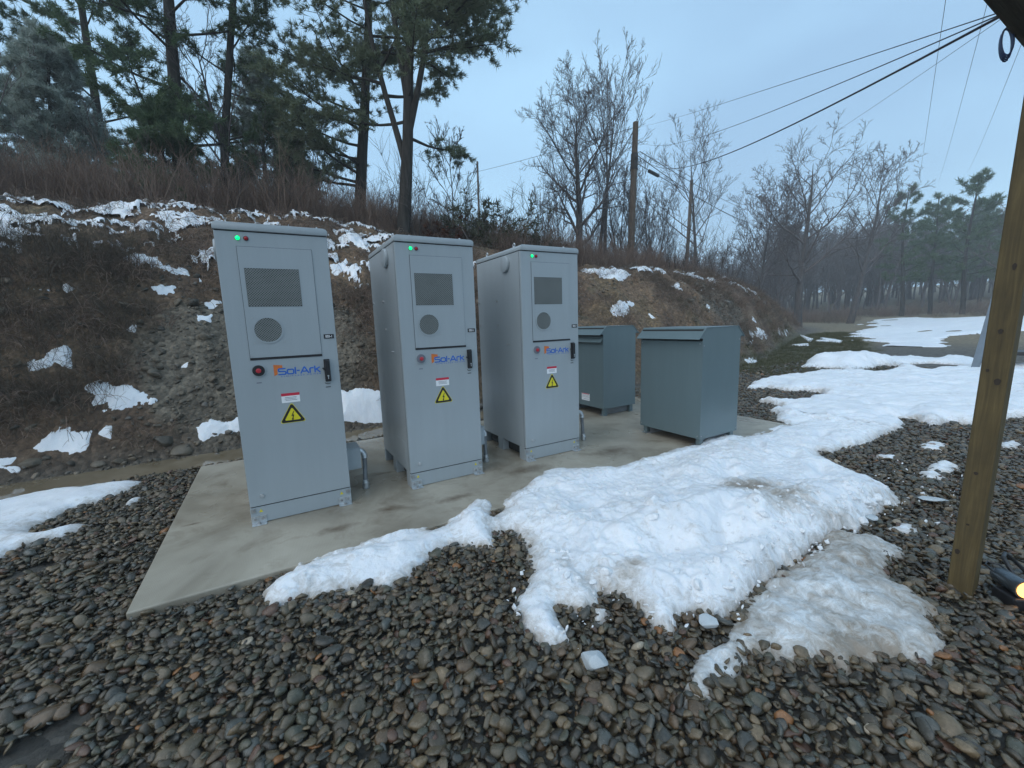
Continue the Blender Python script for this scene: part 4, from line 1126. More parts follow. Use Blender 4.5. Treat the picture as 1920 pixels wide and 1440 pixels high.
# ------------------------------------------------------------------ transformers
def transformer(x0, x1, y0, y1, z0, z1, label, louvre, foot=0.09):
    root = empty('transformer', (x0, y0, 0))
    tag(root, label, 'transformer', 'transformer enclosures on the pad')
    L, D = x1 - x0, y1 - y0
    m_ = MAT['transformer']
    BM().box(0.012, L - 0.012, 0.012, D - 0.012, z0 + 0.0, z1 - 0.012).add('core_housing', MAT['inside'], root)
    BM().box(0, 0.0115, 0.004, D - 0.004, z0 - 0.004, z1 - 0.135).add('front_panel', m_, root, bevel=0.003)
    BM().box(L - 0.0115, L, 0.004, D - 0.004, z0 - 0.004, z1 - 0.135).add('rear_panel', m_, root, bevel=0.003)
    hood = [(0.055, z1), (L - 0.055, z1), (L + 0.055, z1 - 0.100), (L + 0.055, z1 - 0.105), (L, z1 - 0.107), (L, z0 - 0.004), (0, z0 - 0.004), (0, z1 - 0.107), (-0.055, z1 - 0.105), (-0.055, z1 - 0.100)]
    BM().prism(hood, 'y', 0.0, 0.0035).add('side_panel', m_, root)
    BM().prism(hood, 'y', D - 0.0035, D).add('side_panel', m_, root)
    rf = BM()
    t = 0.006
    rf.prism([(0.050, z1 + t), (L - 0.050, z1 + t), (L + 0.073, z1 - 0.112), (L + 0.067, z1 - 0.117), (L - 0.055, z1), (0.055, z1), (-0.067, z1 - 0.117), (-0.073, z1 - 0.112)], 'y', -0.008, D + 0.008)
    rf.add('roof', m_, root, bevel=0.0015)
    if louvre:
        for k in range(louvre):
            zt = z1 - 0.135 - 0.075 * k
            BM().prism([(-0.002, zt - 0.03), (-0.05, zt - 0.085), (-0.053, zt - 0.080), (-0.002, zt - 0.022)], 'y', 0.006, D - 0.006).add('louvre', m_, root)
    for fy in (0.10, D - 0.10):
        BM().box(0.03, L - 0.03, fy - 0.035, fy - 0.029, 0.004, z0 - 0.005).box(0.03, L - 0.03, fy - 0.0288, fy + 0.035, 0.0035, 0.010).box(0.03, L - 0.03, fy - 0.0288, fy + 0.035, z0 - 0.013, z0 - 0.0052).add('skid', MAT['conduit'], root)
    for fx in (0.03, L - 0.09):
        for fy in (0.02, D - 0.08):
            b = BM().box(fx, fx + 0.06, fy, fy + 0.055, 0.006, z0 - 0.0045).box(fx - 0.022, fx + 0.06, fy - 0.006, fy + 0.062, 0.001, 0.0058)
            ft = b.add('foot', m_, root, bevel=0.002)
            BM().cyl((fx - 0.010, fy + 0.028), 0.007, 'z', 0.006, 0.018, 6).add('anchor_bolt', MAT['bolt'], ft)
    return root, L, D
t1, L1, D1 = transformer(4.075, 4.725, -0.690, 0.130, 0.092, 1.262, 'grey-green transformer box nearest the snow, with a sloping drip hood', 0)
for (y, z) in ((0.03, 0.12), (0.03, 1.10), (0.80, 0.12), (0.80, 1.10)):
    BM().cyl((y, z), 0.006, 'x', -0.004, 0.0, 8).add('panel_screw', MAT['bolt'], t1)
for (x, z) in ((0.02, 0.12), (0.63, 0.12), (0.63, 1.12), (0.02, 1.08)):
    BM().cyl((x, z), 0.006, 'y', -0.004, 0.0, 8).add('panel_screw', MAT['bolt'], t1)
t2, L2, D2 = transformer(4.29, 4.92, 1.02, 1.81, 0.112, 1.283, 'transformer box half hidden behind a tall cabinet, with louvres and a white label', 1)
lb = BM().box(-0.0018, -0.0003, 0.30, 0.48, 0.185, 0.29).add('nameplate', MAT['white'], t2)
BM().box(-0.0026, -0.002, 0.31, 0.47, 0.279, 0.289).add('nameplate_band', MAT['redlab'], lb)
BM().box(-0.0026, -0.002, 0.315, 0.465, 0.262, 0.266).box(-0.0026, -0.002, 0.315, 0.465, 0.245, 0.249).box(-0.0026, -0.002, 0.302, 0.478, 0.230, 0.2325).box(-0.0026, -0.002, 0.315, 0.44, 0.205, 0.209).add('nameplate_print', MAT['print'], lb)

# ------------------------------------------------------------------ timber post, beam, steel post, lamp
post = empty('timber_post', (3.088, -2.895, -0.07))
post.rotation_euler = (0.012, 0.030, 0.0)
tag(post, 'yellowish square timber post standing at the right', 'post')
BM().box(0, 0.089, 0, 0.089, -0.1, 2.60).add('shaft', MAT['lumber'], post, bevel=0.004)
for (y, z, ry, rz) in ((0.045, 1.335, 0.0085, 0.012), (0.066, 1.155, 0.006, 0.008), (0.030, 1.105, 0.011, 0.016), (0.05, 0.66, 0.008, 0.008), (0.070, 0.25, 0.009, 0.014), (0.035, 1.62, 0.007, 0.016), (0.05, 0.40, 0.006, 0.005)):
    b = BM(); b.cyl((0, 0), 1.0, 'x', -0.0016, 0.002, 14)
    for v in b.bm.verts: v.co.y = y + v.co.y * ry * (1 + 0.15 * math.sin(5 * v.co.z)); v.co.z = z + v.co.z * rz
    b.add('knot', MAT['knot'], post)
beam = BM().box(-3.0, 3.30, -2.935, -2.797, 2.50, 2.74).add('eave_beam', bark('dark_beam_wood', (0.035, 0.030, 0.022), (0.085, 0.07, 0.05), 22, (0.06, 1, 1)), bevel=0.004)
tag(beam, 'dark wooden eave beam crossing the top right corner', 'beam')
ck = BM()
for i in range(4):
    r_ = 0.062 + 0.003 * i
    ck.tube([(3.05 + 0.012 * i + 0.020 * math.sin(a), -2.790 + 0.022 * math.cos(a) * 0.8 + 0.004 * i, 2.475 + r_ * math.sin(a + 0.5)) for a in np.linspace(0, 2 * math.pi, 22)], 0.0035, 6)
o = ck.add('cable_coil', plain('blue_black_cable', (0.02, 0.035, 0.10), 0.4)); auto_smooth(o, 60)
tag(o, 'small coil of blue-black cable hanging under the eave beam', 'cable')
gp = at_ground(1826, 695, -0.02)
o = BM().box(-0.008, 0.008, -0.062, 0.062, -0.2, 2.5).box(0.0085, 0.06, -0.062, -0.052, -0.2, 2.5).box(0.0085, 0.06, 0.052, 0.062, -0.2, 2.5).add('steel_post', MAT['grey_steel'], None, loc=(gp[0], gp[1], -0.05))
tag(o, 'blue-grey steel channel post behind the timber post', 'post')
o.rotation_euler = (0.10, 0.06, 0.0)
sp = at_ground(1908, 690, 0)
root = empty('sawhorse', (sp[0], sp[1], -0.04), 0.3); tag(root, 'dark low stand on the snow at the right edge', 'stand')
BM().box(-0.3, 0.3, -0.6, 0.6, 0.34, 0.42).add('top_rail', MAT['black'], root, bevel=0.01)
for x in (-0.2, 0.2):
    for y in (-0.45, 0.45): BM().prism([(y - 0.03, 0.0), (y + 0.03, 0.0), (y * 0.9 + 0.03, 0.338), (y * 0.9 - 0.03, 0.338)], 'x', x - 0.03, x + 0.03).add('leg', MAT['black'], root)
# work lamp lying by the post
lamp = empty('work_lamp', (3.215, -2.995, -0.005), math.radians(-128))
tag(lamp, 'small work lamp lying on the gravel, its warm lens lit', 'lamp')
o = BM().tube([(-0.075, 0, 0.070), (-0.06, 0, 0.070), (-0.055, 0, 0.070), (0.045, 0, 0.070), (0.05, 0, 0.070), (0.062, 0, 0.070)], [0.030, 0.036, 0.040, 0.040, 0.046, 0.046], 24).add('barrel', plain('smoked_grey_metal', (0.10, 0.12, 0.135), 0.25, 0.6), lamp); auto_smooth(o, 40)
BM().cyl((0, 0.070), 0.038, 'x', 0.0622, 0.066, 24).add('lens', MAT['lamp_glow'], lamp)
BM().box(-0.035, 0.075, -0.05, 0.05, -0.03, 0.028).add('base', MAT['black'], lamp, bevel=0.008)
o = BM().tube([(-0.05, 0.035, 0.09), (-0.10, 0.030, 0.10), (-0.125, 0.0, 0.10), (-0.10, -0.030, 0.10), (-0.05, -0.035, 0.09)], 0.004, 6).add('bail', MAT['black'], lamp)
cb = BM().tube([(3.36, -3.05, -0.02), (3.36, -2.99, 0.02), (3.37, -2.955, 0.07), (3.40, -2.93, 0.10), (3.46, -2.925, 0.10), (3.52, -2.95, 0.05), (3.56, -3.0, -0.02)], 0.009, 8).add('rubber_cable', MAT['black'])
tag(cb, 'loop of black rubber cable behind the work lamp', 'cable')

# ------------------------------------------------------------------ utility poles and lines
def pole(u, vb, t, vtop, r, label, top_r=None):
    b0 = stand(u[0], vb, t)
    d = ray(u[1], vtop); P = CAM + d * t
    root = empty('utility_pole', b0); tag(root, label, 'utility pole', 'utility poles')
    off = Vector((P[0] - b0[0], P[1] - b0[1], P[2] - b0[2]))
    n = 8
    o = BM().tube([off * (i / n) for i in range(-1, n + 1)], [r * (1.08 - 0.26 * max(0, i) / n) for i in range(-1, n + 1)], 12).add('shaft', MAT['pole'], root); auto_smooth(o, 50)
    return root, np.array(b0), np.array(P), off
pA, bA, tA, offA = pole((1181, 1192), 500, 19.0, 230, 0.155, 'tall weathered utility pole with cables, on the crest of the bank')
BM().tube([offA * 0.80, offA * 0.70], 0.165, 12).add('band', plain('dark_tar_band', (0.03, 0.026, 0.022), 0.8), pA)
for h in (0.97, 0.885, 0.81, 0.74):
    p_ = offA * h
    BM().tube([(p_.x, p_.y, p_.z), (p_.x + 0.17, p_.y - 0.14, p_.z)], 0.022, 6).add('bolt_hook', MAT['galv'], pA)
pB, bB, tB, offB = pole((1284, 1297), 470, 38.0, 338, 0.17, 'second, thinner utility pole further along the line')
pC, bC, tC, offC = pole((897, 895), 420, 40.0, 303, 0.11, 'far utility pole top showing above the olive shrub')
def cable(name, A, B, sag, r, label, n=40, grp='overhead lines', kind='cable'):
    A, B = np.asarray(A), np.asarray(B)
    pts_ = [tuple(A + (B - A) * t + np.array([0, 0, -4 * sag * t * (1 - t)])) for t in np.linspace(0, 1, n)]
    o = BM().tube(pts_, r, 5).add(name, MAT['wire']); auto_smooth(o, 80)
    return tag(o, label, kind, grp)
def at_y(u, v, y): d = ray(u, v); return CAM + d * ((y - CAM[1]) / d[1])
def at_t(u, v, t): return CAM + ray(u, v) * t
cable('overhead_line', at_y(1872, 24, -2.795), at_t(1196, 238, 19.0), 0.06, 0.0024, 'uppermost thin line from the pole top to the eave beam')
cable('overhead_line', at_y(1876, 27, -2.795), at_t(1193, 262, 19.0), 0.36, 0.003, 'middle line sagging from the tall pole to the eave beam')
cable('overhead_cable', at_y(1882, 27, -2.795), at_t(1196, 284, 19.0), 0.66, 0.0062, 'thick black service cable sagging from the tall pole to the eave')
cable('overhead_line', at_y(1884, 31, -2.795), at_t(1430, 300, 24.0), 0.35, 0.0012, 'faint thin line just under the thick service cable')
cable('overhead_line', at_t(1192, 238, 19.0), at_t(760, 345, 48.0), 0.4, 0.012, 'line running left from the tall pole past the round-crowned bare tree')
cable('overhead_line', at_t(1200, 284, 19.0), at_t(1440, 405, 60.0), 0.5, 0.018, 'upper of the lines running down right from the tall pole')
cable('overhead_line', at_t(1196, 292, 19.0), at_t(1440, 425, 60.0), 0.8, 0.018, 'middle of the lines running down right from the tall pole')
cable('overhead_line', at_t(1194, 306, 19.0), at_t(1430, 428, 60.0), 0.3, 0.018, 'lowest line running right, carrying the black splice case')
o = BM().tube([at_t(1216, 320, 20.0), at_t(1217, 320.6, 20.0), at_t(1234, 329.5, 20.6), at_t(1235, 330, 20.6)], [0.04, 0.085, 0.085, 0.04], 10).add('splice_case', MAT['black'])
tag(o, 'black splice case hung on the lowest line by the tall pole', 'splice case')
cable('overhead_line', at_t(1188, 258, 19.0), at_t(1150, 330, 19.0) - np.array([0, 0, 1.0]), 0.0, 0.008, 'guy wire slanting left from the tall pole')
cable('overhead_line', at_t(1776, -20, 14.0), at_t(1722, 345, 70.0), 0.6, 0.010, 'steep line at the right, leftmost of three against the sky')
cable('overhead_line', at_t(1858, -20, 14.0), at_t(1760, 340, 70.0), 0.6, 0.009, 'steep line at the right, middle of three against the sky')
cable('overhead_line', at_t(1926, 55, 14.0), at_t(1812, 325, 70.0), 0.6, 0.008, 'steep line at the right, nearest the timber post')

# ------------------------------------------------------------------ vegetation
class TB:
    """collects tubes (and loose triangles) as numpy arrays"""
    def __init__(self): self.V, self.F, self.n = [], [], 0
    def tube(self, P, R, k=4):
        P = np.asarray(P, float); R = np.asarray(R, float); n = len(P)
        T = np.gradient(P, axis=0); T /= np.linalg.norm(T, axis=1)[:, None] + 1e-9
        ref = np.array([0.31, 0.17, 0.93]) if abs(T[0, 2]) < 0.8 else np.array([0.95, 0.2, 0.1])
        U = np.cross(T, ref); U /= np.linalg.norm(U, axis=1)[:, None] + 1e-9
        W = np.cross(T, U)
        a = np.arange(k) * 2 * math.pi / k
        V = P[:, None] + R[:, None, None] * (np.cos(a)[None, :, None] * U[:, None] + np.sin(a)[None, :, None] * W[:, None])
        i = np.arange(n - 1)[:, None] * k; j = np.arange(k)[None]
        q = np.stack([i + j, i + (j + 1) % k, i + k + (j + 1) % k, i + k + j], -1).reshape(-1, 4)
        self.V.append(V.reshape(-1, 3)); self.F.append(q + self.n); self.n += n * k
    def batch(self, P, R, k=3):
        """many tubes at once: P (m,n,3), R (m,n)"""
        P = np.asarray(P, float); R = np.asarray(R, float); m_, n, _ = P.shape
        T = np.gradient(P, axis=1); T /= np.linalg.norm(T, axis=2)[..., None] + 1e-9
        ref = np.where((np.abs(T[:, :1, 2:]) < 0.8), np.array([0.31, 0.17, 0.93])[None, None], np.array([0.95, 0.2, 0.1])[None, None])
        U = np.cross(T, np.broadcast_to(ref, T.shape)); U /= np.linalg.norm(U, axis=2)[..., None] + 1e-9
        W = np.cross(T, U)
        a = np.arange(k) * 2 * math.pi / k
        V = P[:, :, None] + R[:, :, None, None] * (np.cos(a)[None, None, :, None] * U[:, :, None] + np.sin(a)[None, None, :, None] * W[:, :, None])
        b_ = np.arange(m_)[:, None, None] * (n * k); i = np.arange(n - 1)[None, :, None] * k; j = np.arange(k)[None, None]
        q = np.stack([b_ + i + j, b_ + i + (j + 1) % k, b_ + i + k + (j + 1) % k, b_ + i + k + j], -1).reshape(-1, 4)
        self.V.append(V.reshape(-1, 3)); self.F.append(q + self.n); self.n += m_ * n * k
    def mesh(self, name, smooth=True):
        return mesh_np(name, np.concatenate(self.V), np.concatenate(self.F), smooth)
def unit(v): return v / (np.linalg.norm(v) + 1e-9)
def perp(d, r):
    v = r.normal(size=3); v -= d * (v @ d); return unit(v)
def path(p, d, L, nseg, r, wob, up):
    pts_ = [p]; 
    for i in range(nseg):
        d = unit(d + r.normal(size=3) * wob + np.array([0, 0, up]))
        p = p + d * L / nseg; pts_.append(p)
    return np.array(pts_), d
def at_path(P, t):
    x = t * (len(P) - 1); i = min(int(x), len(P) - 2); f = x - i
    return P[i] * (1 - f) + P[i + 1] * f, unit(P[i + 1] - P[i])
def bare_tree(seed, H, r0, first=0.35, limbs=13, ang=0.75, up=0.10, counts=(8, 6, 4), ratio=(0.52, 0.48, 0.45, 0.5), lean=(0, 0), wob=0.07, stems=1, twig=0.0062):
    """returns (trunk builder, branch builder)"""
    r = np.random.default_rng(seed); T, B = TB(), TB(); FP_, FR_ = [], []
    def sub(P, R0, L, lev):
        if lev > len(counts): return
        n = counts[lev - 1]
        for i in range(n):
            t = 0.22 + 0.78 * (i + r.random()) / n
            p, d = at_path(P, min(t, 0.99))
            a = ang * r.uniform(0.6, 1.25)
            nd = unit(d * math.cos(a) + perp(d, r) * math.sin(a) + np.array([0, 0, 0.12]))
            l = L * ratio[lev] * r.uniform(0.6, 1.25) * (1.15 - 0.5 * t)
            rr = max(twig, R0 * (1 - 0.75 * t) * 0.6)
            Q, _ = path(p, nd, l, 4 if lev < 2 else 3, r, 0.16, up * 0.8)
            if lev == 1: B.tube(Q, np.linspace(rr, twig * 0.8, len(Q)), 4)
            else: FP_.append(Q); FR_.append(np.linspace(rr, twig * 0.7, len(Q)))
            sub(Q, rr, l, lev + 1)
    for s in range(stems):
        d0 = unit(np.array([lean[0] + (0.16 * math.cos(s * 2.4 + 0.5) if stems > 1 else 0), lean[1] + (0.16 * math.sin(s * 2.4 + 0.5) if stems > 1 else 0), 1.0]))
        P, _ = path(np.array([0, 0, -0.3]), d0, H + 0.3, 12, r, wob * 0.5, 0.05)
        R = r0 * np.linspace(1, 0.03, 13) ** 0.9; R[0] *= 1.25
        T.tube(P, R, 9)
        for i in range(limbs):
            t = first + (0.98 - first) * ((i + r.random() * 0.7) / limbs) ** 0.95
            p, d = at_path(P, t)
            az = i * 2.4 + r.random()
            a = ang * r.uniform(0.75, 1.3) * (1.2 - 0.42 * t)
            out = np.array([math.cos(az), math.sin(az), 0])
            nd = unit(d * math.cos(a) + out * math.sin(a))
            l = H * 0.42 * r.uniform(0.75, 1.15) * (1.08 - 0.5 * t ** 2.2)
            rr = max(0.012, r0 * (1.02 - t) * 0.55)
            Q, _ = path(p, nd, l, 7, r, 0.10, up)
            B.tube(Q, np.linspace(rr, 0.008, len(Q)), 5)
            sub(Q, rr, l, 1)
    if FP_: B.batch(np.array(FP_), np.array(FR_), 3)
    return T, B
def place_tree(name, base, T, B, bm_t, bm_b, label, cat='tree', group=None, rz=0.0, scale=1.0):
    root = empty(name, base, rz); root.scale = (scale,) * 3
    tag(root, label, cat, group)
    tm = T if isinstance(T, bpy.types.Mesh) else T.mesh('trunk')
    bm_ = B if isinstance(B, bpy.types.Mesh) else B.mesh('crown')
    link('trunk', tm, bm_t, root); link('crown', bm_, bm_b, root)
    return tm, bm_

def needles(C_, D_, L, n, wdt, r, droop=0.0, spread=0.9):
    """fans of narrow triangles at points C_ pointing about D_"""
    m_ = len(C_)
    dirs = D_[:, None] + r.normal(size=(m_, n, 3)) * spread
    dirs[..., 2] -= droop
    dirs /= np.linalg.norm(dirs, axis=2)[..., None] + 1e-9
    side = np.cross(dirs, r.normal(size=(m_, n, 3))); side /= np.linalg.norm(side, axis=2)[..., None] + 1e-9
    base = C_[:, None] + r.normal(size=(m_, n, 3)) * L * 0.12
    ln = L * r.uniform(0.6, 1.2, size=(m_, n, 1))
    A = base + side * wdt; B_ = base - side * wdt; Cc = base + dirs * ln
    V = np.stack([A, B_, Cc], 2).reshape(-1, 3)
    return V, np.arange(len(V)).reshape(-1, 3)
def pine(seed, H, r0, first=0.12, limbs=34, reach=0.30, shape='open', sub=9, tufts=5, L=0.15, n=13, wdt=0.0085, lean=(0, 0), stems=1, bias=None, gap=0.0, droop=0.0, top=0.15):
    """conifer: trunk and limbs in one builder, foliage as many needle fans"""
    r = np.random.default_rng(seed); T = TB(); C_, D_, ZP, ZR = [], [], [], []
    for s in range(stems):
        off = CR * np.array([1, 1, 0]) * (0, -0.34, 0.22, -0.16)[s % 4] + np.array([0, 0.1 * (s % 2), 0]) if stems > 1 else np.zeros(3)
        P0 = np.array([0, 0, -0.4])
        if s > 0:
            P0, _ = at_path(trunk0, 0.10 + 0.06 * s)
        d0 = unit(np.array([lean[0], lean[1], 1.0]) + off * (1.0 if s else 0.15))
        hh = H + 0.4 if s == 0 else (H * (0.80 - 0.06 * s))
        P, _ = path(P0, d0, hh, 14, r, 0.03, 0.07 if s else 0.03)
        if s == 0: trunk0 = P
        T.tube(P, (r0 if s == 0 else r0 * 0.5) * np.linspace(1, 0.10, 15) ** (0.85 if stems == 1 else 1.3), 10)
        for i in range(limbs):
            t = first + (0.99 - first) * (i + r.random() * 0.8) / limbs
            if r.random() < gap: continue
            p, d = at_path(P, t)
            az = i * 2.399 + r.random() * 0.9
            if bias is not None and r.random() < 0.62: az = bias + r.normal() * 0.8
            rel = (t - first) / (1 - first)
            l = H * reach * (r.uniform(0.7, 1.15)) * ((1 - rel) * (1 - top) + top if shape == 'cone' else (0.55 + 0.65 * math.sin(math.pi * min(1, 0.15 + rel * 0.85)) * 0.8) * (1.0 - 0.55 * rel ** 3))
            el = (-0.12 + 0.45 * rel) if shape == 'cone' else (0.05 + 0.45 * rel + r.normal() * 0.12)
            nd = unit(np.array([math.cos(az), math.sin(az), el]))
            Q, _ = path(p, nd, l, 6, r, 0.09, 0.05 if shape != 'cone' else 0.03)
            rr = max(0.010, r0 * (1.05 - t) * (0.30 if shape != 'cone' else 0.18))
            T.tube(Q, np.linspace(rr, 0.006, len(Q)), 5)
            ns = max(3, int(sub * (0.5 + 0.5 * l / (H * reach))))
            for k in range(ns):
                u = 0.28 + 0.72 * (k + r.random()) / ns
                q, qd = at_path(Q, min(0.995, u))
                sd_ = unit(np.cross(qd, [0, 0, 1])) * (1 if k % 2 else -1)
                bd = unit(qd * 0.75 + sd_ * r.uniform(0.4, 1.1) + np.array([0, 0, r.normal() * 0.36 - droop]))
                bl = l * 0.36 * r.uniform(0.5, 1.2) * (1.25 - 0.65 * u) + 0.10
                Z_, _ = path(q, bd, bl, 3, r, 0.15, 0.03)
                ZP.append(Z_)
                for j in range(tufts):
                    c, cd_ = at_path(Z_, min(0.999, 0.15 + 0.85 * (j + r.random()) / tufts))
                    C_.append(c + r.normal(size=3) * np.array([0.05, 0.05, 0.045])); D_.append(unit(cd_ + np.array([0, 0, 0.25])))
            c, cd_ = Q[-1], unit(Q[-1] - Q[-2]); C_.append(c); D_.append(cd_)
        C_.append(P[-1]); D_.append(np.array([0, 0, 1.0]))
    T.batch(np.array(ZP), np.tile(np.linspace(0.007, 0.004, 4), (len(ZP), 1)), 3)
    C_, D_ = np.array(C_), np.array(D_)
    V, F_ = needles(C_, D_, L, n, wdt, r, droop)
    return T, mesh_np('crown', V, F_, False)

# --- near conifers on the plateau
def conifer(u, vb, t, label, mat, **kw):
    T, cr = pine(**kw)
    place_tree('pine_tree', stand(u, vb, t), T, cr, MAT['pine_bark'], mat, label, group='evergreens on the bank')
LN = (0.125, -0.07)
conifer(332, 400, 10.5, 'tall dark pine with a straight trunk above the leftmost cabinet', MAT['needle_dark'], seed=1, H=12.5, r0=0.17, first=0.05, limbs=40, gap=0.15, reach=0.19, sub=13, tufts=9, droop=0.10, n=25, wdt=0.0085, L=0.152, lean=LN)
conifer(195, 385, 13.0, 'dark dense pine standing left behind the straight-trunked pine', MAT['needle_dark'], seed=2, H=12.5, r0=0.15, first=0.05, limbs=38, gap=0.15, reach=0.18, sub=13, tufts=9, n=24, wdt=0.0096, L=0.168, lean=LN)
conifer(408, 395, 11.5, 'slender pine right beside the straight-trunked pine', MAT['needle_dark'], seed=3, H=12.0, r0=0.115, first=0.05, limbs=30, reach=0.14, gap=0.3, sub=11, tufts=9, n=21, wdt=0.0085, L=0.144, lean=LN)
conifer(95, 380, 11.5, 'rime-dusted bluish conifer at the far left of the trees', MAT['needle_frost'], seed=4, H=5.0, r0=0.10, first=0.04, limbs=86, reach=0.42, shape='cone', sub=14, tufts=9, L=0.136, n=22, wdt=0.0081, lean=LN)
conifer(488, 390, 13.5, 'small spire-shaped rimed spruce between the pine groups', MAT['needle_frost'], seed=5, H=5.6, r0=0.09, first=0.02, limbs=88, reach=0.30, shape='cone', sub=13, tufts=9, L=0.112, n=22, wdt=0.0074, droop=0.2, lean=LN)
conifer(545, 400, 12.0, 'low dark young spruce right of the spire-shaped spruce', MAT['needle_dark'], seed=8, H=2.6, r0=0.06, first=0.02, limbs=56, reach=0.38, shape='cone', sub=11, tufts=9, L=0.104, n=19, droop=0.2, lean=LN)
conifer(300, 395, 9.8, 'low-hanging green young pine in front of the straight-trunked pine', MAT['needle_dark'], seed=18, H=2.5, r0=0.06, first=0.10, limbs=44, reach=0.50, shape='cone', sub=12, tufts=9, L=0.136, n=22, wdt=0.0081, lean=LN)
conifer(668, 425, 12.0, 'left of the two big trunks behind the middle cabinet, leaning foliage left', MAT['needle_olive'], seed=6, H=12.5, r0=0.17, first=0.12, limbs=54, reach=0.22, gap=0.08, sub=13, tufts=9, bias=math.radians(165), n=24, wdt=0.0085, L=0.152, lean=(0.10, -0.06))
conifer(752, 438, 10.8, 'big many-stemmed dark pine behind the middle cabinet', MAT['needle_olive'], seed=7, H=12.0, r0=0.18, first=0.20, limbs=25, reach=0.21, gap=0.12, sub=13, tufts=9, stems=4, n=22, wdt=0.0085, L=0.144, bias=math.radians(-20), lean=(0.13, -0.08))
conifer(-95, 380, 11.0, 'pine at the left edge, only branch tips in view', MAT['needle_dark'], seed=9, H=11.0, r0=0.15, first=0.30, limbs=24, reach=0.14, sub=10, tufts=9, gap=0.2, n=19, lean=LN)
# a back row that shares one crown
bT, bC = pine(seed=15, H=11.0, r0=0.15, first=0.06, limbs=58, reach=0.24, sub=12, tufts=6, n=20, wdt=0.016, L=0.25, lean=LN)
bT = bT.mesh('trunk')
for q, (u, t, sc_, fr, lab) in enumerate(((45, 18, 0.40, 1, 'pale pine of the back row behind the rime-dusted conifer'), (575, 19, 0.42, 1, 'small pale back-row pine left of the two big trunks'))):
    place_tree('pine_tree', stand(u, 380, t), bT, bC, MAT['pine_bark'], MAT['needle_frost'] if fr else MAT['needle_dark'], lab, group='back row pines on the bank', rz=q * 1.3, scale=sc_)
# --- bare trees
def bare(u, vb, t, label, mat_b=None, name='bare_tree', **kw):
    T, B = bare_tree(**kw)
    return place_tree(name, stand(u, vb, t), T, B, MAT['grey_bark'], mat_b or MAT['twig_bark'], label, group='bare broadleaf trees')
T1 = bare(1086, 480, 20.0, 'large round-crowned bare tree behind the right cabinet', seed=21, H=8.0, r0=0.24, first=0.24, limbs=19, ang=0.88, up=0.10, counts=(10, 8, 6), lean=(-0.01, 0.0), twig=0.0062)
bare(1128, 470, 22.0, 'slim bare tree leaning its top right, beside the round-crowned tree', twig=0.008, seed=22, H=9.6, r0=0.13, first=0.52, limbs=11, ang=0.5, up=0.10, counts=(6, 5, 3), lean=(0.07, -0.02), stems=2)
T3 = bare(1310, 470, 30.0, 'bare tree with a fan of rising branches right of the tall pole', twig=0.009, seed=23, H=11.4, r0=0.17, first=0.40, limbs=15, ang=0.78, up=0.06, counts=(7, 6, 3), lean=(0.0, 0))
T4 = bare(1423, 515, 34.0, 'slender small bare tree at the end of the mound', twig=0.012, seed=24, H=10.5, r0=0.15, first=0.30, limbs=17, ang=0.9, up=0.07, counts=(8, 6, 4))
T5 = bare(1502, 500, 30.0, 'big bare tree with forked trunk right of the mound', twig=0.010, seed=25, H=11.6, r0=0.30, first=0.24, limbs=17, ang=0.92, up=0.08, counts=(7, 6, 3))
T6 = bare(1598, 540, 36.0, 'bare tree with a trunk leaning right by the clearing', twig=0.013, seed=26, H=12.2, r0=0.26, first=0.32, limbs=16, ang=0.9, up=0.08, counts=(7, 6, 3), lean=(0.12, -0.06))
bare(430, 395, 11.0, 'bare tree with spreading branches among the left pines', twig=0.004, seed=27, H=4.6, r0=0.085, first=0.25, limbs=12, ang=0.8, up=0.10, counts=(7, 5, 3), lean=(0.05, -0.02))
bare(12, 390, 10.5, 'bare thin tree at the left edge of the bank', twig=0.004, seed=28, H=4.6, r0=0.05, first=0.3, limbs=8, ang=0.7, counts=(6, 5, 3))
bare(610, 415, 14.0, 'young bare tree left of the two big pine trunks', seed=29, H=3.4, r0=0.04, first=0.2, limbs=12, ang=0.6, counts=(6, 5, 3))
bare(850, 440, 13.0, 'young bare tree right of the many-stemmed pine', seed=30, H=3.2, r0=0.035, first=0.15, limbs=12, ang=0.6, counts=(6, 5, 3))
bare(1225, 480, 24.0, 'bushy young bare tree right behind the tall pole', seed=31, H=4.6, r0=0.06, first=0.1, limbs=14, ang=0.5, counts=(7, 5, 3), stems=3)
bare(1165, 480, 21.0, 'bushy young bare tree left of the tall pole', seed=35, H=5.0, r0=0.06, first=0.1, limbs=14, ang=0.5, counts=(7, 5, 3), stems=3)
bare(1045, 470, 19.0, 'thin young bare tree left of the round-crowned tree', seed=36, H=3.6, r0=0.05, first=0.1, limbs=12, ang=0.5, counts=(7, 5, 3), stems=2)
bare(1880, 560, 42.0, 'bare tree half hidden by the timber post', twig=0.013, seed=32, H=9.0, r0=0.24, first=0.3, limbs=13, ang=0.8, up=0.06, counts=(7, 6, 3))
# --- far conifers right
FP = [pine(seed=41 + i, H=13.0, r0=0.22, first=0.30, limbs=30, reach=0.20, sub=8, tufts=4, L=0.42, n=11, wdt=0.03, gap=0.1) for i in range(2)]
FP = [(t.mesh('trunk'), c) for t, c in FP]
for (u, vb, t, sc_, k, lab) in ((1692, 575, 50, 1.12, 0, 'far pine left of the two beside the clearing'), (1745, 575, 53, 1.12, 1, 'far pine in the middle of the three beyond the clearing'), (1806, 575, 47, 1.15, 0, 'far flat-topped pine nearest the timber post'), (1835, 575, 60, 1.1, 1, 'far pine behind the flat-topped one')):
    b0 = stand(u, vb, t)
    place_tree('pine_tree', b0, FP[k][0], FP[k][1], MAT['pine_bark'], MAT['needle_dark'], lab, group='far pines by the clearing', rz=t * 1.7, scale=sc_)
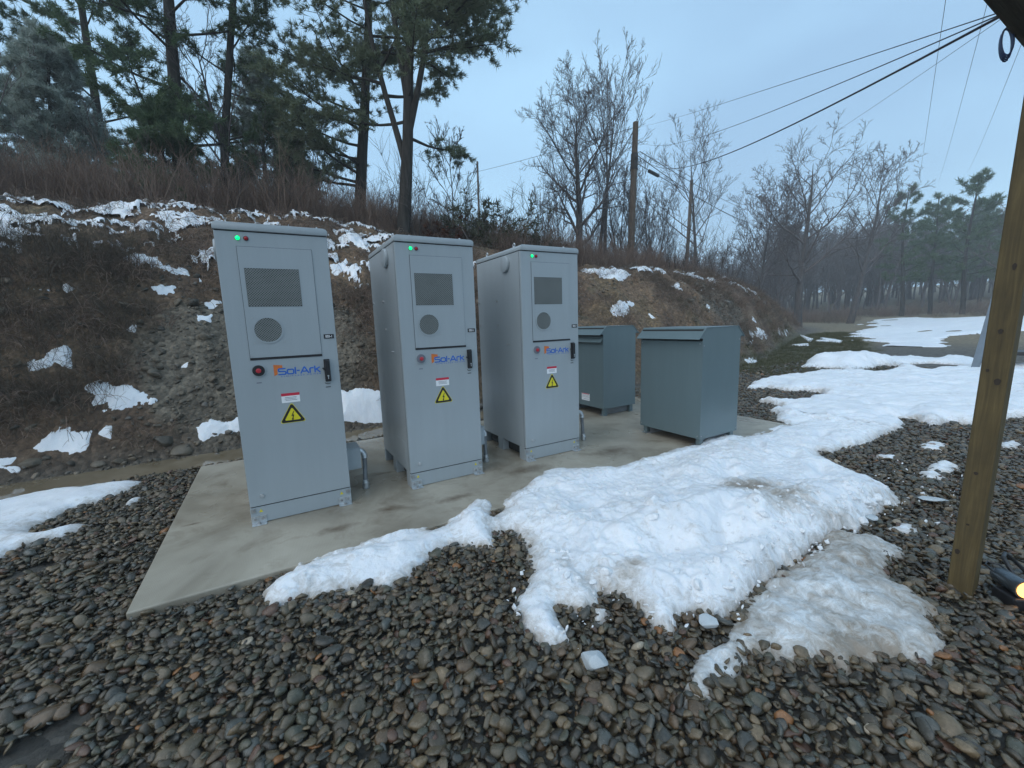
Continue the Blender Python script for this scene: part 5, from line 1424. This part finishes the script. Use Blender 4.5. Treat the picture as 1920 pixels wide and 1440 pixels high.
# --- the woods beyond, one mass
src = []
for i in range(4):
    T, B = bare_tree(seed=60 + i, H=10, r0=0.17, first=0.25, limbs=13, ang=0.7, up=0.09, counts=(6, 5, 3), twig=0.018, stems=1 + i % 2)
    for q in B.V: T.V.append(q)
    for q in B.F: T.F.append(q + T.n)
    me = T.mesh('woods_tree'); me.materials.append(MAT['twig_bark']); src.append(me)
src.append(FP[0][1]); src.append(FP[1][1])
r = np.random.default_rng(5)
P_, R_, S_, I_ = [], [], [], []
for i in range(620):
    u = r.uniform(1150, 2350) if i < 570 else r.uniform(-700, 1150)
    t = r.uniform(44, 105) if i < 570 else r.uniform(26, 70)
    b0 = stand(u, 560 if i < 570 else 430, t)
    if b0[1] < toe(b0[0]) - 3 and t < 60: continue
    P_.append(b0); R_.append((0, 0, r.uniform(0, 6.28))); ever = i < 570 and u > 1640 and r.random() < 0.12
    sc_ = r.uniform(0.7, 1.35) if i < 570 else r.uniform(0.4, 0.7)
    if u < 1450 and i < 570: sc_ *= 0.62
    S_.append((sc_,) * 3); I_.append(4 + int(r.integers(0, 2)) if ever else int(r.integers(0, 4)))
o = gn_scatter('far_woods', P_, R_, S_, I_, src)
tag(o, 'hazy mass of bare woods beyond the clearing and the bank', 'woods', kind='stuff')

# --- brush, canes, saplings, turf
def clump(seed, n, h, spread, arch, rad, twigs, leaf=0.0):
    r = np.random.default_rng(seed); T = TB()
    for i in range(n):
        p = np.array([r.normal() * spread, r.normal() * spread, -0.05])
        d = unit(np.array([r.normal() * 0.25, r.normal() * 0.25, 1.0]))
        L = h * r.uniform(0.45, 1.15)
        P, _ = path(p, d, L, 5, r, 0.10, -arch)
        T.tube(P, np.linspace(rad, rad * 0.35, 6), 3)
        for k in range(twigs):
            q, qd = at_path(P, r.uniform(0.35, 0.98))
            Q, _ = path(q, unit(qd + perp(qd, r) * 0.8), L * r.uniform(0.10, 0.30), 2, r, 0.15, 0.05)
            T.tube(Q, np.array([rad * 0.5, rad * 0.4, rad * 0.25]), 3)
    return T.mesh('clump', False)
def scatter_brush(name, region, n, srcs, zsink, smin, smax, label, cat, seed):
    r = np.random.default_rng(seed)
    x0, x1, y0, y1 = region[:4]
    X, Y = r.uniform(x0, x1, n * 8), r.uniform(y0, y1, n * 8)
    k = region[4](X, Y); ok = r.random(len(X)) < k
    X, Y = X[ok][:n], Y[ok][:n]; n = len(X)
    Z = terrain(X, Y)
    s = r.uniform(smin, smax, n)
    o = gn_scatter(name, np.stack([X, Y, Z - zsink], 1), np.stack([r.normal(0, 0.08, n), r.normal(0, 0.08, n), r.uniform(0, 6.28, n)], 1), np.stack([s, s, s * r.uniform(0.8, 1.25, n)], 1), r.integers(0, len(srcs), n), srcs)
    return tag(o, label, cat, kind='stuff')
def mk(cnt, mat, **kw):
    out = []
    for i in range(cnt):
        me = clump(seed=700 + i + int(kw['h'] * 100), **kw); me.materials.append(mat); out.append(me)
    return out
redb = mk(6, MAT['brush_red'], n=16, h=1.05, spread=0.20, arch=0.02, rad=0.0048, twigs=5)
greyb = mk(5, MAT['brush_grey'], n=12, h=0.75, spread=0.16, arch=0.16, rad=0.0042, twigs=5)
sap = mk(4, MAT['sapling'], n=3, h=2.6, spread=0.25, arch=0.0, rad=0.010, twigs=16)
turfm = mk(3, MAT['turf'], n=26, h=0.11, spread=0.05, arch=0.10, rad=0.003, twigs=0)
def k_plateau(X, Y):
    s = Y - toe(X)
    return sst(4.5, 5.6, s + (fbm(X, Y, 0.9, 3, 8) - 0.5) * 1.6) * (X < 6) + sst(3.1, 4.0, s) * (X >= 6)
scatter_brush('tall_brush', (-13, 9, 5.0, 13.5, k_plateau), 3600, redb, 0.02, 0.55, 1.25, 'tall reddish-brown dead weeds along the top of the bank', 'brush', 1)
scatter_brush('crest_brush', (8, 34, 6.0, 20, lambda X, Y: sst(3.5, 4.4, Y - toe(X))), 4200, redb, 0.02, 0.45, 1.1, 'reddish low brush along the crest of the right mound', 'brush', 2)
scatter_brush('bank_canes', (-8, 2.2, 2.6, 6.4, lambda X, Y: sst(0.15, 0.6, Y - toe(X)) * sst(2.6, 1.9, Y - toe(X)) * sst(-0.9, -1.8, X + (fbm(X, Y, 1.0, 2, 4) - 0.5))), 800, greyb, 0.02, 0.4, 0.85, 'tangled grey-brown canes on the left bank slope', 'brush', 3)
scatter_brush('slope_weeds', (6, 26, 3.4, 11, lambda X, Y: sst(0.2, 0.8, Y - toe(X)) * sst(0.45, 0.65, fbm(X, Y, 0.7, 3, 14))), 800, greyb, 0.05, 0.25, 0.55, 'sparse dry weeds on the right mound slope', 'brush', 4)
scatter_brush('saplings', (-12, 20, 7.5, 16, lambda X, Y: 0.5 + 0 * X), 330, sap, 0.05, 0.5, 1.15, 'thicket of thin grey saplings behind the brush', 'saplings', 5)
scatter_brush('clearing_brush', (22, 110, -14, 60, lambda X, Y: np.maximum(sst(1.5, 4.0, Y - toe(X)), sst(44, 50, np.hypot(X, Y))) * (sdf(X, Y, FIELD) < -0.8) * sst(110, 60, np.hypot(X, Y)) * sst(0.38, 0.6, fbm(X, Y, 0.16, 3, 88))), 6500, redb[:3] + greyb, 0.05, 0.5, 1.6, 'hazy brown brush at the edge of the far clearing', 'brush', 6)
scatter_brush('winter_turf', (8.5, 30, -1, 9, lambda X, Y: sst(0.30, 0.6, np.exp(-((Y - toe(X) + 1.5) / 1.7) ** 2) * sst(9, 12, X) + (fbm(X, Y, 0.6, 4, 31) - 0.5) * 0.5)), 5200, turfm, 0.01, 0.6, 1.6, 'patch of dull green winter grass beyond the pad', 'grass', 7)
litm = mk(4, MAT['brush_red'], n=15, h=0.34, spread=0.10, arch=0.42, rad=0.0034, twigs=3) + mk(3, MAT['brush_grey'], n=15, h=0.30, spread=0.10, arch=0.42, rad=0.0032, twigs=3)
def k_lit(X, Y):
    s = Y - toe(X); rk_ = np.exp(-(((X - 0.15) / 1.35) ** 2 + ((s - 0.75) / 0.85) ** 2))
    inp = np.zeros(X.shape, bool)
    for w_ in PATCH_W: inp |= sdf(X, Y, w_) > -0.10
    return (~inp) * sst(0.05, 0.35, s) * (1 - 0.72 * sst(1.7, 2.2, s)) * sst(5.5, 4.5, s) * (1 - sst(0.25, 0.5, rk_)) * (0.35 + 0.65 * sst(0.4, 0.6, fbm(X, Y, 1.2, 3, 71)))
scatter_brush('dead_litter', (-8, 6, 2.6, 8.2, k_lit), 3600, litm, 0.02, 0.5, 1.3, 'flattened dead stems and leaf litter on the bank', 'litter', 8)
scatter_brush('mound_litter', (6, 30, 3.2, 12, lambda X, Y: sst(0.05, 0.35, Y - toe(X)) * (0.2 + 0.8 * sst(0.42, 0.6, fbm(X, Y, 0.8, 3, 72)))), 4200, litm, 0.02, 0.5, 1.3, 'flattened dead grass and stems on the right mound', 'litter', 9)
# olive shrub and rust shrub above the cabinets
def shrub(u, vb, t, h, sp, n, label, mat, L, wdt, seed):
    b0 = stand(u, vb, t); r = np.random.default_rng(seed)
    root = empty('shrub', b0); tag(root, label, 'shrub')
    T = TB(); C_, D_ = [], []
    for i in range(n):
        p = np.array([r.normal() * sp * 0.4, r.normal() * sp * 0.4, -0.1]); d = unit(np.array([r.normal() * 0.5, r.normal() * 0.5, 1.0]))
        P, _ = path(p, d, h * r.uniform(0.5, 1.15), 5, r, 0.14, 0.02); T.tube(P, np.linspace(0.011, 0.004, 6), 4)
        for k in range(16):
            c, cd_ = at_path(P, r.uniform(0.25, 0.999)); C_.append(c + r.normal(size=3) * 0.05); D_.append(cd_)
    link('stem', T.mesh('stem'), MAT['twig_bark'], root)
    V, F_ = needles(np.array(C_), np.array(D_), L, 6, wdt, r, 0.35, 0.7)
    link('foliage', mesh_np('foliage', V, F_, False), mat, root)
shrub(915, 445, 12.5, 1.7, 1.7, 70, 'olive broadleaf shrub above the gap between middle and right cabinets', MAT['shrub'], 0.17, 0.016, 1)
shrub(985, 455, 13.0, 1.2, 1.2, 40, 'smaller olive shrub right of the big one', MAT['shrub'], 0.15, 0.014, 2)
shrub(1040, 468, 16.0, 0.75, 0.5, 26, 'rust-leaved small shrub left of the round-crowned tree', MAT['rust_leaf'], 0.12, 0.018, 3)
shrub(835, 440, 11.5, 0.8, 0.6, 20, 'rust-leaved shrub right of the many-stemmed pine', MAT['rust_leaf'], 0.10, 0.014, 4)

# ------------------------------------------------------------------ haze
hz = BM().box(-110, 190, -60, 170, -8, 26).add('haze', None)
m = bpy.data.materials.new('thin_mist'); m.use_nodes = True
nt = m.node_tree; nt.nodes.clear()
out = nt.nodes.new('ShaderNodeOutputMaterial'); pv = nt.nodes.new('ShaderNodeVolumePrincipled')
pv.inputs['Density'].default_value = 0.0026
pv.inputs['Color'].default_value = (0.93, 0.97, 1.0, 1)
pv.inputs['Anisotropy'].default_value = 0.0
nt.links.new(pv.outputs[0], out.inputs['Volume'])
hz.data.materials.append(m)
tag(hz, 'thin winter mist over the yard and the woods', kind='stuff')
